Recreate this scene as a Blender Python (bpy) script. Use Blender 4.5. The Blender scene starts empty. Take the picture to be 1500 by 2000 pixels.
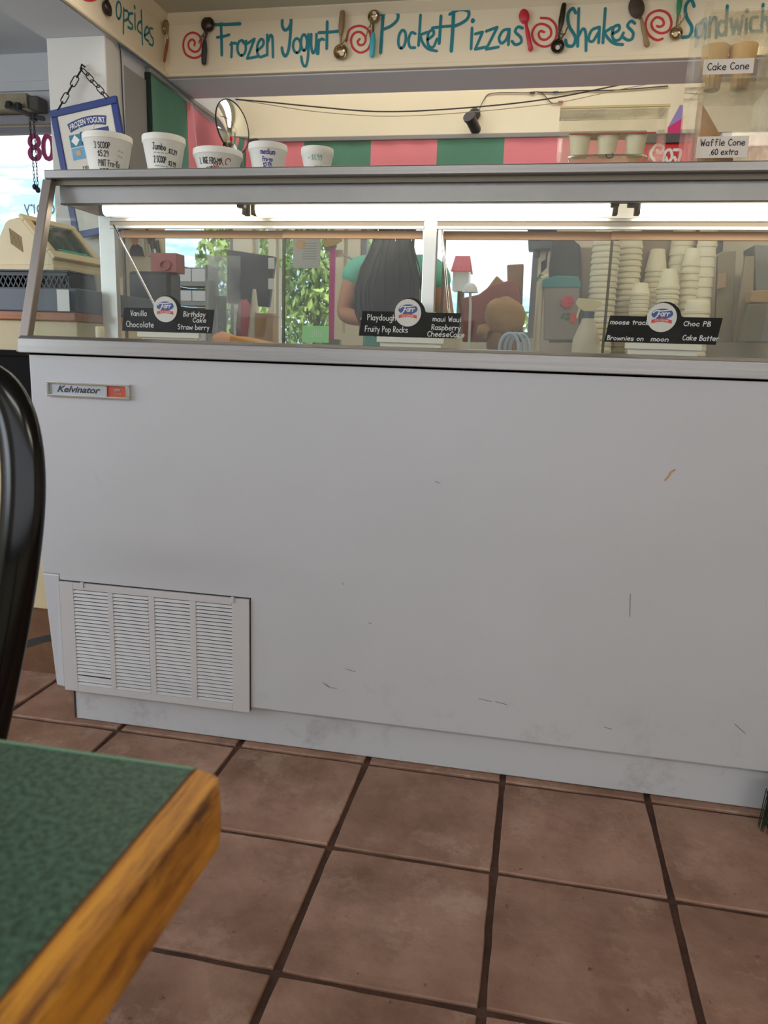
import bpy, bmesh, math, random
from mathutils import Vector, Matrix, Euler
random.seed(7)
sc = bpy.context.scene
COL = sc.collection
# ------------------------------------------------------------------ camera
FOC = 1502.1
YAW, PIT, ROL = -0.191, 0.205, 0.033
TS = 0.325                                   # floor tile pitch (m)
CAM = Vector((0.668, -1.648, 0.967))
_cy, _sy, _cp, _sp = math.cos(YAW), math.sin(YAW), math.cos(PIT), math.sin(PIT)
FW = Vector((_sy*_cp, _cy*_cp, -_sp)); _R = Vector((_cy, -_sy, 0)); _U = _R.cross(FW)
RT = math.cos(ROL)*_R + math.sin(ROL)*_U; UP = -math.sin(ROL)*_R + math.cos(ROL)*_U
cd = bpy.data.cameras.new('camera'); co = bpy.data.objects.new('camera', cd); COL.objects.link(co)
co.matrix_world = Matrix(((RT.x, UP.x, -FW.x, CAM.x), (RT.y, UP.y, -FW.y, CAM.y), (RT.z, UP.z, -FW.z, CAM.z), (0, 0, 0, 1)))
cd.sensor_fit = 'HORIZONTAL'; cd.sensor_width = 36; cd.lens = 36*FOC/1500; cd.clip_start = .02; cd.clip_end = 3000
cd.dof.use_dof = True; cd.dof.focus_distance = 1.75; cd.dof.aperture_fstop = 14
sc.camera = co
sc.view_settings.view_transform = 'Standard'; sc.view_settings.look = 'None'
sc.view_settings.exposure = 0.19; sc.view_settings.gamma = 1; sc.view_settings.use_curve_mapping = False
# ------------------------------------------------------------------ world, sun, window light
W = bpy.data.worlds.new('sky'); sc.world = W; W.use_nodes = True
wn = W.node_tree.nodes; wl = W.node_tree.links
wbg = wn['Background']; wtc = wn.new('ShaderNodeTexCoord'); wsx = wn.new('ShaderNodeSeparateXYZ'); wcr = wn.new('ShaderNodeValToRGB')
wl.new(wtc.outputs['Generated'], wsx.inputs[0]); wl.new(wsx.outputs['Z'], wcr.inputs[0])
wcr.color_ramp.elements[0].color = (.93, .96, 1, 1); wcr.color_ramp.elements[1].color = (.62, .80, 1, 1); wcr.color_ramp.elements[1].position = .9
wl.new(wcr.outputs[0], wbg.inputs[0]); wbg.inputs[1].default_value = 1.7
def lamp(name, kind, loc, rot, energy, color, **k):
    l = bpy.data.lights.new(name, kind); l.energy = energy; l.color = color
    for a, b in k.items(): setattr(l, a, b)
    o = bpy.data.objects.new(name, l); COL.objects.link(o); o.location = loc; o.rotation_euler = [math.radians(a) for a in rot]
    return o
lamp('sun', 'SUN', (0, 0, 30), (48, 0, -35), 3.6, (1, .95, .86), angle=.01)
# daylight through the dining room's windows (behind and left of the camera)
lamp('front_window_light', 'AREA', (.6, -4.35, 1.5), (90, 0, 0), 4, (.90, .95, 1), shape='RECTANGLE', size=5.4, size_y=1.3)
lamp('side_window_light', 'AREA', (-3.3, -1.9, 1.45), (112, 0, -82), 62, (.80, .90, 1), shape='RECTANGLE', size=3.0, size_y=1.2)
# ceiling fluorescents: dining room and the work aisle behind the cabinet, plus an added fill
lamp('dining_ceiling_light', 'AREA', (2.2, -3.2, 2.26), (0, 0, 0), 20, (1, .89, .76), shape='RECTANGLE', size=1.2, size_y=.3)
lamp('dining_ceiling_light', 'AREA', (.1, -3.2, 2.26), (0, 0, 0), 17, (1, .95, .89), shape='RECTANGLE', size=1.2, size_y=.3)
lamp('aisle_ceiling_light', 'AREA', (.2, 2.14, 2.52), (0, 0, 0), 6, (1, .97, .93), shape='RECTANGLE', size=2.2, size_y=.25)
lamp('serving_side_fill', 'AREA', (.3, .7, 2.26), (0, 0, 0), 9, (1, .95, .87), shape='RECTANGLE', size=2.6, size_y=.5)  # added fill without a fitting, brightens the person's back and shirt
lamp('aisle_right_light', 'AREA', (1.9, 1.2, 2.25), (0, 0, 0), 7, (1, .86, .62), shape='RECTANGLE', size=1.0, size_y=.3)

def P(u, v, Y):
    d = FW + RT*((u-750)/FOC) - UP*((v-1000)/FOC); return CAM + d*((Y-CAM.y)/d.y)
def PXp(u, v, X):
    d = FW + RT*((u-750)/FOC) - UP*((v-1000)/FOC); return CAM + d*((X-CAM.x)/d.x)
def srgb(r, g, b):
    f = lambda c: c/12.92 if c <= .04045 else ((c+.055)/1.055)**2.4
    return (f(r/255), f(g/255), f(b/255), 1)
# ------------------------------------------------------------------ materials
MC = {}
def mat(name, col, rough=.5, metal=0, var=0, scale=8, bump=0, bscale=60, emit=0, alpha=None, spec=.5, stretch=None, col2=None, rnd=0, trans=0, coat=0, pos=(.35, .65)):
    if name in MC: return MC[name]
    m = bpy.data.materials.new(name); m.use_nodes = True; MC[name] = m
    n = m.node_tree.nodes; l = m.node_tree.links; b = n['Principled BSDF']
    if len(col) == 3: col = srgb(*col)
    b.inputs['Base Color'].default_value = col; b.inputs['Roughness'].default_value = rough; b.inputs['Metallic'].default_value = metal
    b.inputs['Specular IOR Level'].default_value = spec; b.inputs['Coat Weight'].default_value = coat
    if trans: b.inputs['Transmission Weight'].default_value = trans
    if emit: b.inputs['Emission Color'].default_value = col; b.inputs['Emission Strength'].default_value = emit
    tc = n.new('ShaderNodeTexCoord'); mp = n.new('ShaderNodeMapping'); l.new(tc.outputs['Object'], mp.inputs[0])
    if stretch: mp.inputs['Scale'].default_value = stretch
    if rnd or var:
        oi = n.new('ShaderNodeObjectInfo'); cmb = n.new('ShaderNodeVectorMath'); cmb.operation = 'SCALE'; cmb.inputs[0].default_value = (37, 19, 11)
        l.new(oi.outputs['Random'], cmb.inputs['Scale']); l.new(cmb.outputs[0], mp.inputs['Location'])
    src = None
    if var or col2:
        t = n.new('ShaderNodeTexNoise'); t.inputs['Scale'].default_value = scale; t.inputs['Detail'].default_value = 6; t.inputs['Roughness'].default_value = .65
        l.new(mp.outputs[0], t.inputs['Vector'])
        r = n.new('ShaderNodeValToRGB'); l.new(t.outputs['Fac'], r.inputs[0])
        c = Vector(col[:3])
        if col2: c2 = srgb(*col2); lo, hi = col, c2
        else: lo = tuple(c*(1-var))+(1,); hi = tuple([min(1, x*(1+var)) for x in c])+(1,)
        r.color_ramp.elements[0].color = lo; r.color_ramp.elements[0].position = pos[0]
        r.color_ramp.elements[1].color = hi; r.color_ramp.elements[1].position = pos[1]
        src = r.outputs[0]
    if rnd:
        hs = n.new('ShaderNodeHueSaturation'); mr = n.new('ShaderNodeMapRange'); l.new(oi.outputs['Random'], mr.inputs[0])
        mr.inputs[3].default_value = 1-rnd; mr.inputs[4].default_value = 1+rnd; l.new(mr.outputs[0], hs.inputs['Value'])
        if src: l.new(src, hs.inputs['Color'])
        else: hs.inputs['Color'].default_value = col
        src = hs.outputs[0]
    if src: l.new(src, b.inputs['Base Color'])
    if bump:
        t2 = n.new('ShaderNodeTexNoise'); t2.inputs['Scale'].default_value = bscale; t2.inputs['Detail'].default_value = 4
        l.new(mp.outputs[0], t2.inputs['Vector']); bp = n.new('ShaderNodeBump'); bp.inputs['Strength'].default_value = bump; bp.inputs['Distance'].default_value = .01
        l.new(t2.outputs['Fac'], bp.inputs['Height']); l.new(bp.outputs[0], b.inputs['Normal'])
    return m
def glass(name, tint=(.975, .98, .975), refl=.9, haze=.05, hscale=3, hcol=(.8, .8, .78, 1), streak=None, rough=.02):
    if name in MC: return MC[name]
    m = bpy.data.materials.new(name); m.use_nodes = True; MC[name] = m
    n = m.node_tree.nodes; l = m.node_tree.links; n.remove(n['Principled BSDF']); out = n['Material Output']
    tr = n.new('ShaderNodeBsdfTransparent'); tr.inputs[0].default_value = (*tint, 1)
    gl = n.new('ShaderNodeBsdfGlossy'); gl.inputs['Roughness'].default_value = rough; gl.inputs[0].default_value = (refl, refl, refl, 1)
    lw = n.new('ShaderNodeLayerWeight'); lw.inputs[0].default_value = .5
    pw = n.new('ShaderNodeMath'); pw.operation = 'POWER'; l.new(lw.outputs['Facing'], pw.inputs[0]); pw.inputs[1].default_value = 5
    fr = n.new('ShaderNodeMapRange'); l.new(pw.outputs[0], fr.inputs[0]); fr.inputs[3].default_value = .014; fr.inputs[4].default_value = .8
    m1 = n.new('ShaderNodeMixShader'); l.new(fr.outputs[0], m1.inputs[0]); l.new(tr.outputs[0], m1.inputs[1]); l.new(gl.outputs[0], m1.inputs[2])
    df = n.new('ShaderNodeBsdfDiffuse'); df.inputs[0].default_value = hcol
    tc = n.new('ShaderNodeTexCoord'); mp = n.new('ShaderNodeMapping'); l.new(tc.outputs['Object'], mp.inputs[0])
    if streak: mp.inputs['Scale'].default_value = streak
    t = n.new('ShaderNodeTexNoise'); t.inputs['Scale'].default_value = hscale; t.inputs['Detail'].default_value = 6; t.inputs['Roughness'].default_value = .55
    l.new(mp.outputs[0], t.inputs['Vector'])
    mr = n.new('ShaderNodeMapRange'); l.new(t.outputs['Fac'], mr.inputs[0]); mr.inputs[1].default_value = .46; mr.inputs[2].default_value = .74
    mr.inputs[3].default_value = haze*.3; mr.inputs[4].default_value = haze*4
    m2 = n.new('ShaderNodeMixShader'); l.new(mr.outputs[0], m2.inputs[0]); l.new(m1.outputs[0], m2.inputs[1]); l.new(df.outputs[0], m2.inputs[2])
    l.new(m2.outputs[0], out.inputs[0]); return m

STEEL = mat('brushed_steel', (150, 147, 145), .34, .92, var=.08, scale=3, bump=.05, bscale=30, stretch=(.6, 30, 60))
STEELD = mat('dull_steel', (158, 155, 154), .42, .9, var=.08, scale=4)
ALU = mat('aluminium', (205, 204, 200), .3, .75, var=.05, scale=10)
CHROME = mat('chrome', (215, 215, 215), .12, 1)
WHITEP = mat('white_enamel', (205, 205, 207), .38, var=.03, scale=2.5, spec=.4)
WALLC = mat('cream_wall_paint', (240, 231, 203), .7, var=.02, scale=3)
FASC = mat('fascia_paint', (236, 220, 192), .65, var=.03, scale=2, bump=.03, bscale=40)
SOFF = mat('soffit_paint', (228, 228, 240), .7, var=.02, scale=4)
CEIL = mat('ceiling_paint', (200, 196, 178), .85, var=.03, scale=5)
WHITEW = mat('white_wall_paint', (206, 208, 212), .75, var=.02, scale=5)
GREYW = mat('grey_paint', (148, 148, 145), .6, var=.03, scale=4)
TEAL = mat('teal_paint', (28, 124, 136), .55); RED = mat('red_paint', (206, 52, 58), .55)
BLACK = mat('black_plastic', (24, 24, 27), .45); BLACKG = mat('black_gloss', (6, 6, 8), .16, spec=.35)
FOAM = mat('white_foam', (243, 240, 230), .6, bump=.03, bscale=250)
FOAMC = mat('cream_foam_cup', (235, 228, 200), .6, bump=.03, bscale=250)
PINK = mat('pink_cloth', (244, 146, 156), .85, bump=.05, bscale=300); GREEN = mat('green_cloth', (98, 150, 128), .85, bump=.05, bscale=300)
BLUE = mat('navy_frame_plastic', (28, 48, 112), .4); INK = mat('black_marker', (40, 40, 52), .6); INKP = mat('purple_marker', (74, 64, 150), .6)
INKR = mat('red_marker', (165, 55, 45), .6); INKT = mat('teal_marker', (95, 180, 165), .6); CHALK = mat('white_chalk_marker', (225, 225, 225), .7)
INKG = mat('faded_green_marker', (150, 178, 160), .6)
PAPER = mat('white_paper', (232, 230, 226), .8); LBLUE = mat('logo_blue', (52, 82, 160), .5); LRED = mat('logo_red', (216, 82, 76), .5)
GLF = glass('front_glass', haze=.006, hscale=4, streak=(1, 1, .6)); GLR = glass('sliding_glass', (.96, .97, .955), haze=.022, hscale=3.2, streak=(1, 1, .8))
GLW = glass('window_glass', (.95, .97, .97), haze=.012); ACR = glass('clear_acrylic', (.98, .975, .95), haze=.05, hscale=5, hcol=(.9, .86, .72, 1))
ACRE = glass('acrylic_edge', (.985, .975, .94), haze=.13, hscale=6, hcol=(1, .97, .86, 1))
# ------------------------------------------------------------------ mesh builder
class MB:
    def __init__(s): s.v = []; s.f = []; s.M = None
    def add(s, vs, fs):
        o = len(s.v)
        for p in vs:
            p = Vector(p); s.v.append(s.M @ p if s.M else p)
        s.f += [[i+o for i in f] for f in fs]; return s
    def box(s, x0, x1, y0, y1, z0, z1):
        return s.add([(x0, y0, z0), (x1, y0, z0), (x1, y1, z0), (x0, y1, z0), (x0, y0, z1), (x1, y0, z1), (x1, y1, z1), (x0, y1, z1)],
                     [(0, 3, 2, 1), (4, 5, 6, 7), (0, 1, 5, 4), (1, 2, 6, 5), (2, 3, 7, 6), (3, 0, 4, 7)])
    def hexa(s, p): return s.add(p, [(0, 3, 2, 1), (4, 5, 6, 7), (0, 1, 5, 4), (1, 2, 6, 5), (2, 3, 7, 6), (3, 0, 4, 7)])
    def prism(s, pts, ext):
        n = len(pts); e = Vector(ext); pts = [Vector(p) for p in pts]
        return s.add(pts+[p+e for p in pts], [list(range(n-1, -1, -1)), list(range(n, 2*n))]+[(i, (i+1) % n, n+(i+1) % n, n+i) for i in range(n)])
    def lathe(s, prof, n=24, c=(0, 0, 0), rot=None, sx=1, sy=1):
        vs = []; fs = []; c = Vector(c)
        for r, z in prof:
            for k in range(n):
                a = 2*math.pi*k/n; p = Vector((r*sx*math.cos(a), r*sy*math.sin(a), z))
                vs.append(c+(rot @ p if rot else p))
        for j in range(len(prof)-1):
            for k in range(n): fs.append((j*n+k, j*n+(k+1) % n, (j+1)*n+(k+1) % n, (j+1)*n+k))
        if prof[0][0] > 1e-6: fs.append(list(range(n-1, -1, -1)))
        if prof[-1][0] > 1e-6: fs.append([(len(prof)-1)*n+k for k in range(n)])
        return s.add(vs, fs)
    def tube(s, pts, r, n=8, ref=None, flat=1, closed=False):
        pts = [Vector(p) for p in pts]; N = len(pts); vs = []; fs = []
        up = Vector(ref) if ref else None
        prev = None
        for i, p in enumerate(pts):
            a = pts[i-1] if i or closed else p; b = pts[(i+1) % N] if i < N-1 or closed else p
            t = (b-a).normalized()
            if up is not None: x = up - t*up.dot(t)
            else:
                if prev is None: x = t.orthogonal()
                else: x = prev - t*prev.dot(t)
            x.normalize(); prev = x; y = t.cross(x); rr = r[i] if isinstance(r, (list, tuple)) else r
            for k in range(n):
                g = 2*math.pi*k/n; vs.append(p+x*(math.cos(g)*rr*flat)+y*(math.sin(g)*rr))
        for i in range(N-1 if not closed else N):
            for k in range(n): fs.append((i*n+k, i*n+(k+1) % n, ((i+1) % N)*n+(k+1) % n, ((i+1) % N)*n+k))
        if not closed: fs += [list(range(n-1, -1, -1)), [(N-1)*n+k for k in range(n)]]
        return s.add(vs, fs)
    def ell(s, c, rx, ry, rz, n=16, m=10, rot=None):
        return s.lathe([(math.sin(math.pi*j/m)*1.0, -math.cos(math.pi*j/m)) for j in range(m+1)], n, c, (rot or Matrix.Identity(3)) @ Matrix.Diagonal((rx, ry, rz)))
    def build(s, name, m, parent=None, smooth=False, bevel=0, local=False, seg=2, sub=0):
        me = bpy.data.meshes.new(name); me.from_pydata([tuple(p) for p in s.v], [], s.f)
        bm = bmesh.new(); bm.from_mesh(me); bmesh.ops.recalc_face_normals(bm, faces=bm.faces); bm.to_mesh(me); bm.free()
        me.materials.append(m)
        if smooth: me.polygons.foreach_set('use_smooth', [True]*len(me.polygons))
        o = bpy.data.objects.new(name, me); COL.objects.link(o)
        if bevel:
            b = o.modifiers.new('bevel', 'BEVEL'); b.width = bevel; b.segments = seg; b.limit_method = 'ANGLE'; b.angle_limit = math.radians(40)
        if sub: o.modifiers.new('sub', 'SUBSURF').levels = sub; o.modifiers['sub'].render_levels = sub
        if smooth and not sub:
            try: me.set_sharp_from_angle(angle=math.radians(45))
            except Exception: pass
        if parent:
            o.parent = parent
            if not local: o.location = -WL(parent)
        return o
def WL(o):
    p = Vector(o.location)
    while o.parent: o = o.parent; p += Vector(o.location)
    return p
def tag(o, label, cat, group=None, kind=None):
    if label: o['label'] = label
    if cat: o['category'] = cat
    if group: o['group'] = group
    if kind: o['kind'] = kind
    return o
def thing(name, label, cat, loc=(0, 0, 0), rz=0, group=None):
    o = bpy.data.objects.new(name, None); COL.objects.link(o); o.location = loc; o.rotation_euler = (0, 0, rz); o.empty_display_size = .05
    return tag(o, label, cat, group)
def struct(name, mb, m, bevel=0, parent=None):
    o = mb.build(name, m, parent, bevel=bevel)
    if not parent: o['kind'] = 'structure'
    return o
def copy_tree(o, parent=None):
    c = o.copy(); COL.objects.link(c)
    if parent: c.parent = parent
    for ch in list(o.children): copy_tree(ch, c)
    return c
def smooth_path(pts, k=6, closed=False):
    if len(pts) < 3: return [tuple(p) for p in pts]
    P_ = [Vector(p) for p in pts]; out = []; n = len(P_)
    for i in range(n-1 if not closed else n):
        a = P_[i-1] if (i or closed) else P_[i]*2-P_[i+1]; b = P_[i]; c = P_[(i+1) % n]; d = P_[(i+2) % n] if (i+2 < n or closed) else c*2-b
        for j in range(k):
            t = j/k; out.append(.5*((2*b)+(c-a)*t+(2*a-5*b+4*c-d)*t*t+(3*b-a-3*c+d)*t**3))
    if not closed: out.append(P_[-1])
    return out
_SK = [0]
def strip(mb, pts, w, fn, caps=True):
    """flat painted stroke: a 2-D polyline of width w laid on a surface by fn(u, v)"""
    pts = [Vector((p[0], p[1])) for p in pts]; q = [pts[0]]
    for p in pts[1:]:
        if (p-q[-1]).length > 1e-7: q.append(p)
    pts = q
    if len(pts) < 2: pts = [pts[0], pts[0]+Vector((w*.3, 0))]
    N = len(pts); vs = []; fs = []
    for i, p in enumerate(pts):
        a = pts[max(i-1, 0)]; b = pts[min(i+1, N-1)]; t = (b-a)
        if t.length < 1e-9: t = Vector((1, 0))
        t.normalize(); nrm = Vector((-t.y, t.x))*w/2
        if caps and i == 0: vs += [p-t*w*.42+nrm*.45, p-t*w*.42-nrm*.45]
        vs += [p+nrm, p-nrm]
        if caps and i == N-1: vs += [p+t*w*.42+nrm*.45, p+t*w*.42-nrm*.45]
    for i in range(len(vs)//2-1): fs.append((2*i, 2*i+1, 2*i+3, 2*i+2))
    _SK[0] = (_SK[0]+1) % 12; lift = 2e-5*_SK[0]; e = 1e-4; v = vs[0]; p0 = Vector(fn(v.x, v.y))
    nn = (Vector(fn(v.x+e, v.y))-p0).cross(Vector(fn(v.x, v.y+e))-p0).normalized()*lift
    mb.add([Vector(fn(v.x, v.y))+nn for v in vs], fs)
G = {}
for row in """a|5,5 3,6 1,4 1,1.5 3,0 5,2 5,6;5,6 5,0
b|1,10 1,0;1,4 3,6 5,4 5,1.5 3,0 1,1
c|5,5 3,6 1,4 1,2 3,0 5,1
d|5,10 5,0;5,4 3,6 1,4 1,1.5 3,0 5,1.5
e|1,3 5,3.5 4.5,5.5 3,6 1,4 1,1.5 3,0 5,1
f|5,9 4,10 2.5,9 2.5,0;1,6 4.5,6
g|5,5 3,6 1,4 1,1.5 3,0.5 5,2;5,6 5,-2 3,-4 1,-3
h|1,10 1,0;1,4 3,6 5,4.5 5,0
i|1.5,6 1.5,0;1.5,8.3 1.5,8.7
k|1,10 1,0;5,6 1,3;1,3 5,0
l|1.5,10 1.5,0
m|1,6 1,0;1,4 2.5,6 4,4.5 4,0;4,4 5.5,6 7,4.5 7,0
n|1,6 1,0;1,4 3,6 5,4.5 5,0
o|3,6 1,4 1,2 3,0 5,2 5,4 3,6
p|1,6 1,-4;1,4.5 3,6 5,4 5,2 3,0 1,1.5
r|1,6 1,0;1,4 3,6 4.5,5.5
s|5,5.5 3,6 1,5 2,3.5 4,2.7 5,1.2 3,0 1,0.6
t|2.5,9 2.5,0;0.8,6 4.5,6
u|1,6 1,1.5 3,0 5,1.5;5,6 5,0
v|1,6 3,0;3,0 5,6
w|1,6 2,0;2,0 4,5;4,5 6,0;6,0 7,6
x|1,6 5,0;5,6 1,0
y|1,6 3,1;5,6 2,-4
B|1,10 1,0;1,10 4,9.5 4.5,7.5 1,5.3;1,5.3 5,4 5,1 1,0
C|5.5,8.5 3.5,10 1,7 1,3 3.5,0 5.5,1.5
E|5,10 1,10;1,10 1,0;1,0 5,0;1,5 4,5
F|1,10 1,0;1,10 5.5,9.8;1,5.5 4.5,5.5
G|5.5,8.5 3.5,10 1,7 1,3 3.5,0 5.5,2 5.5,4.5;3.5,4.5 5.5,4.5
I|1.5,10 1.5,0
J|1,10 5,10;3.5,10 3.5,2 2,0 .5,1.5
K|1,10 1,0;5,10 1,5;1,5 5,0
L|1,10 1,0;1,0 5,0
M|1,0 1,10;1,10 3.5,4;3.5,4 6,10;6,10 6,0
N|1,0 1,10;1,10 5,0;5,0 5,10
O|3,10 1,7 1,3 3,0 5.5,3 5.5,7 3,10
P|1,10 1,0;1,10 4,9.5 5,7.5 4,5.5 1,5
R|1,10 1,0;1,10 4,9.5 5,7.5 4,5.5 1,5;2.5,5 5,0
S|5,9 3,10 1,8 2,6 4,4.5 5,2.5 3,0 1,1
T|0,10 6,10;3,10 3,0
V|1,10 3,0;3,0 5.5,10
W|1,10 2.5,0;2.5,0 4,7;4,7 5.5,0;5.5,0 7,10
Y|1,10 3,5;5.5,10 3,5;3,5 3,0
0|3,10 1,7 1,3 3,0 5,3 5,7 3,10
1|2,10 2,0
2|1,8 3,10 5,8 4,5 1,0;1,0 5,0
3|1,9 3,10 5,8 3,5.5;3,5.5 5,3 3,0 1,1
4|4,10 1,4;1,4 5.5,4;4,10 4,0
5|5,10 1.5,10;1.5,10 1.2,6;1.2,6 4,6 5,3 3,0 1,1
6|5,9 2,6 1,3 3,0 5,2 3,5 1.2,3
7|1,10 5,10;5,10 2,0
9|5,7 3,6 1,8 3,10 5,8 5,6;5,6 4,0
$|5,8 3,9 1,7 3,5 5,3 3,1 1,2;3,10 3,0
.|1,0 1.3,0.3
-|1,4 4,4""".split('\n'):
    k, v = row.split('|', 1); G[k] = [[tuple(map(float, q.split(','))) for q in st.split()] for st in v.split(';')]
GW = {'m': 8, 'w': 8, 'W': 8, 'M': 7, 'i': 3, 'l': 3, 'I': 3, '.': 2.5, ' ': 4, '1': 4, 'r': 5.2, 't': 5, '-': 5}
def twidth(s): return sum(GW.get(c, 6.3) for c in s)
def write(mb, s, u0, v0, h, w, fn, width=None, slant=0, ang=0, jit=.25):
    """hand lettering by strokes; h = cap height, width squeezes the line to a given length"""
    sx = h/10
    if width: sx = width/twidth(s)
    x = 0; ca, sa = math.cos(ang), math.sin(ang)
    for c in s:
        dy = random.uniform(-jit, jit)
        for st in G.get(c, []):
            pts = smooth_path([Vector((a, b+dy)) for a, b in st], 4) if len(st) > 2 else [Vector((a, b+dy)) for a, b in st]
            o = []
            for p in pts:
                a, b = (x+p[0]+slant*p[1])*sx, p[1]*h/10; o.append((u0+a*ca-b*sa, v0+a*sa+b*ca))
            strip(mb, o, w, fn)
        x += GW.get(c, 6.3)
def font_mesh(txt, size, shear=0, offset=0, extrude=0, align='CENTER'):
    c = bpy.data.curves.new('txt', 'FONT'); c.body = txt; c.size = size; c.shear = shear; c.offset = offset; c.extrude = extrude; c.align_x = align; c.resolution_u = 3
    o = bpy.data.objects.new('txt', c); COL.objects.link(o); dg = bpy.context.evaluated_depsgraph_get(); dg.update()
    me = o.evaluated_get(dg).to_mesh(); vs = [v.co.copy() for v in me.vertices]; fs = [list(p.vertices) for p in me.polygons]
    o.evaluated_get(dg).to_mesh_clear(); bpy.data.objects.remove(o); bpy.data.curves.remove(c); return vs, fs
def ellpts(cx, cy, rx, ry, a0=90, a1=450, n=22, tilt=0):
    o = []
    for i in range(n+1):
        a = math.radians(a0+(a1-a0)*i/n); x, y = rx*math.cos(a), ry*math.sin(a); o.append((cx+x+tilt*y, cy+y))
    return o
# ================================================================== SETTING
YB = 2.45                                     # back wall (inner face)
grout = mat('grout', (84, 58, 46), .9, var=.35, scale=9, bump=.4, bscale=120)
fl = struct('floor', MB().box(-4, 4.6, -4.6, YB+.1, -.12, -.006), grout)
def tile_mat():
    m = mat('floor_tile', (136, 101, 83), .5, var=.10, scale=4.5, bump=.12, bscale=55, rnd=.06, col2=(174, 137, 117), spec=.35)
    return m
TM = tile_mat()
# dirt-darkened blotches inside the tile glaze
def add_speck(m, col, scale, lo, hi, amt):
    n = m.node_tree.nodes; l = m.node_tree.links; b = n['Principled BSDF']; old = b.inputs['Base Color'].links[0].from_socket if b.inputs['Base Color'].links else None
    mp = [x for x in n if x.type == 'MAPPING'][0]
    t = n.new('ShaderNodeTexNoise'); t.inputs['Scale'].default_value = scale; t.inputs['Detail'].default_value = 7; t.inputs['Roughness'].default_value = .75; l.new(mp.outputs[0], t.inputs['Vector'])
    r = n.new('ShaderNodeMapRange'); l.new(t.outputs['Fac'], r.inputs[0]); r.inputs[1].default_value = lo; r.inputs[2].default_value = hi; r.inputs[4].default_value = amt
    mx = n.new('ShaderNodeMixRGB'); l.new(r.outputs[0], mx.inputs[0]); mx.inputs[1].default_value = b.inputs['Base Color'].default_value; mx.inputs[2].default_value = srgb(*col)
    if old: l.new(old, mx.inputs[1])
    l.new(mx.outputs[0], b.inputs['Base Color'])
add_speck(TM, (112, 78, 60), 4.2, .48, .66, .6); add_speck(TM, (206, 176, 156), 8, .54, .70, .6); add_speck(TM, (120, 84, 58), 16, .56, .70, .5); add_speck(TM, (66, 44, 34), 40, .63, .70, .75)
def tile_mesh(seed):
    rr = random.Random(seed); h = TS/2-.0066; n = 7; pts = []
    for s in range(4):
        for k in range(n):
            t = -1+2*k/n; e = 1+rr.uniform(-.006, .008); q = (t*h, -h*e) if k else (-h*.993, -h*.993)
            a = s*math.pi/2; pts.append((q[0]*math.cos(a)-q[1]*math.sin(a), q[0]*math.sin(a)+q[1]*math.cos(a)))
    N = len(pts); vs = [(x*.989, y*.989, 0) for x, y in pts]+[(x, y, -.0022) for x, y in pts]+[(x, y, -.008) for x, y in pts]
    return vs, [list(range(N))]+[(i, N+i, N+(i+1) % N, (i+1) % N) for i in range(N)]+[(N+i, 2*N+i, 2*N+(i+1) % N, N+(i+1) % N) for i in range(N)]
tms = []
for k in range(5):
    b = MB(); b.add(*tile_mesh(k)); o = b.build('tile', TM, fl, smooth=False, local=True); tms.append(o)
k = 0
for i in range(-6, 10):
    for j in range(-6, 4):
        if k < 5: o = tms[k]
        else: o = tms[k % 5].copy(); COL.objects.link(o); o.parent = fl; o.name = 'tile'
        o.location = ((i+.5)*TS, (j+.5)*TS, random.uniform(-.0008, .0006)); o.rotation_euler = (random.uniform(-.001, .001), random.uniform(-.001, .001), (k*7 % 4)*math.pi/2+random.uniform(-.006, .006)); k += 1
# walls of the dining room (behind the camera), with window openings where the daylight comes in
def wall_open(mb, axis, c0, c1, a0, a1, z0, z1, holes):
    """wall slab between c0..c1 on one axis, spanning a0..a1 on the other, minus rectangular holes (a,b,zlo,zhi)"""
    B = (lambda x0, x1, zz0, zz1: mb.box(x0, x1, c0, c1, zz0, zz1)) if axis == 'y' else (lambda x0, x1, zz0, zz1: mb.box(c0, c1, x0, x1, zz0, zz1))
    x = a0
    for (h0, h1, zl, zh) in sorted(holes):
        if h0 > x: B(x, h0, z0, z1)
        if zl > z0: B(h0, h1, z0, zl)
        if zh < z1: B(h0, h1, zh, z1)
        x = h1
    if x < a1: B(x, a1, z0, z1)
    return mb
ZC = 2.285
struct('wall_front', wall_open(MB(), 'y', -4.62, -4.5, -4, 4.6, -.12, 2.7, [(-2.2, 3.4, .8, 2.15)]), WALLC)
struct('wall_left', wall_open(MB(), 'x', -4, -3.88, -4.5, YB, -.12, 2.7, [(-3.4, -.4, .8, 2.1)]), WALLC)
struct('wall_right', MB().box(4.5, 4.6, -4.5, YB+.1, -.12, 2.7), WALLC)
# far wall with the window openings
SILL = 1.06
struct('wall_back', wall_open(MB(), 'y', YB, YB+.12, -3.9, 4.5, -.12, 2.75,
       [(-2.75, -1.0, .10, 2.125), (-.895, -.80, SILL, 1.98), (-.765, -.435, .2, 1.98), (-.385, -.362, SILL, 1.98), (-.30, .62, SILL, 1.98)]), WALLC)
# white plaster on the entry side of the far wall (header above the left window)
struct('trim_1', MB().box(-3.9, -.97, YB-.03, YB-.012, 2.29, 2.34), WHITEW, .004)
struct('trim_2', MB().box(-2.8, -.97, YB-.035, YB, 2.125, 2.165), mat('window_header_grey', (150, 150, 160), .6), .003)
struct('ceiling', MB().box(-1.2, 4.5, -4.5, 1.62, ZC, ZC+.08), CEIL)
struct('ceiling_entry', MB().box(-3.9, -1.2, -4.5, YB, 2.48, 2.56), mat('entry_ceiling', (206, 210, 218), .8))
struct('wall_entry', MB().box(-3.9, -.97, YB-.012, YB, 2.125, 2.48), WHITEW)
struct('ceiling_aisle', MB().box(-1.2, 4.5, 1.62, YB+.1, 2.56, 2.66), mat('white_ceiling', (214, 216, 220), .8))
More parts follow.
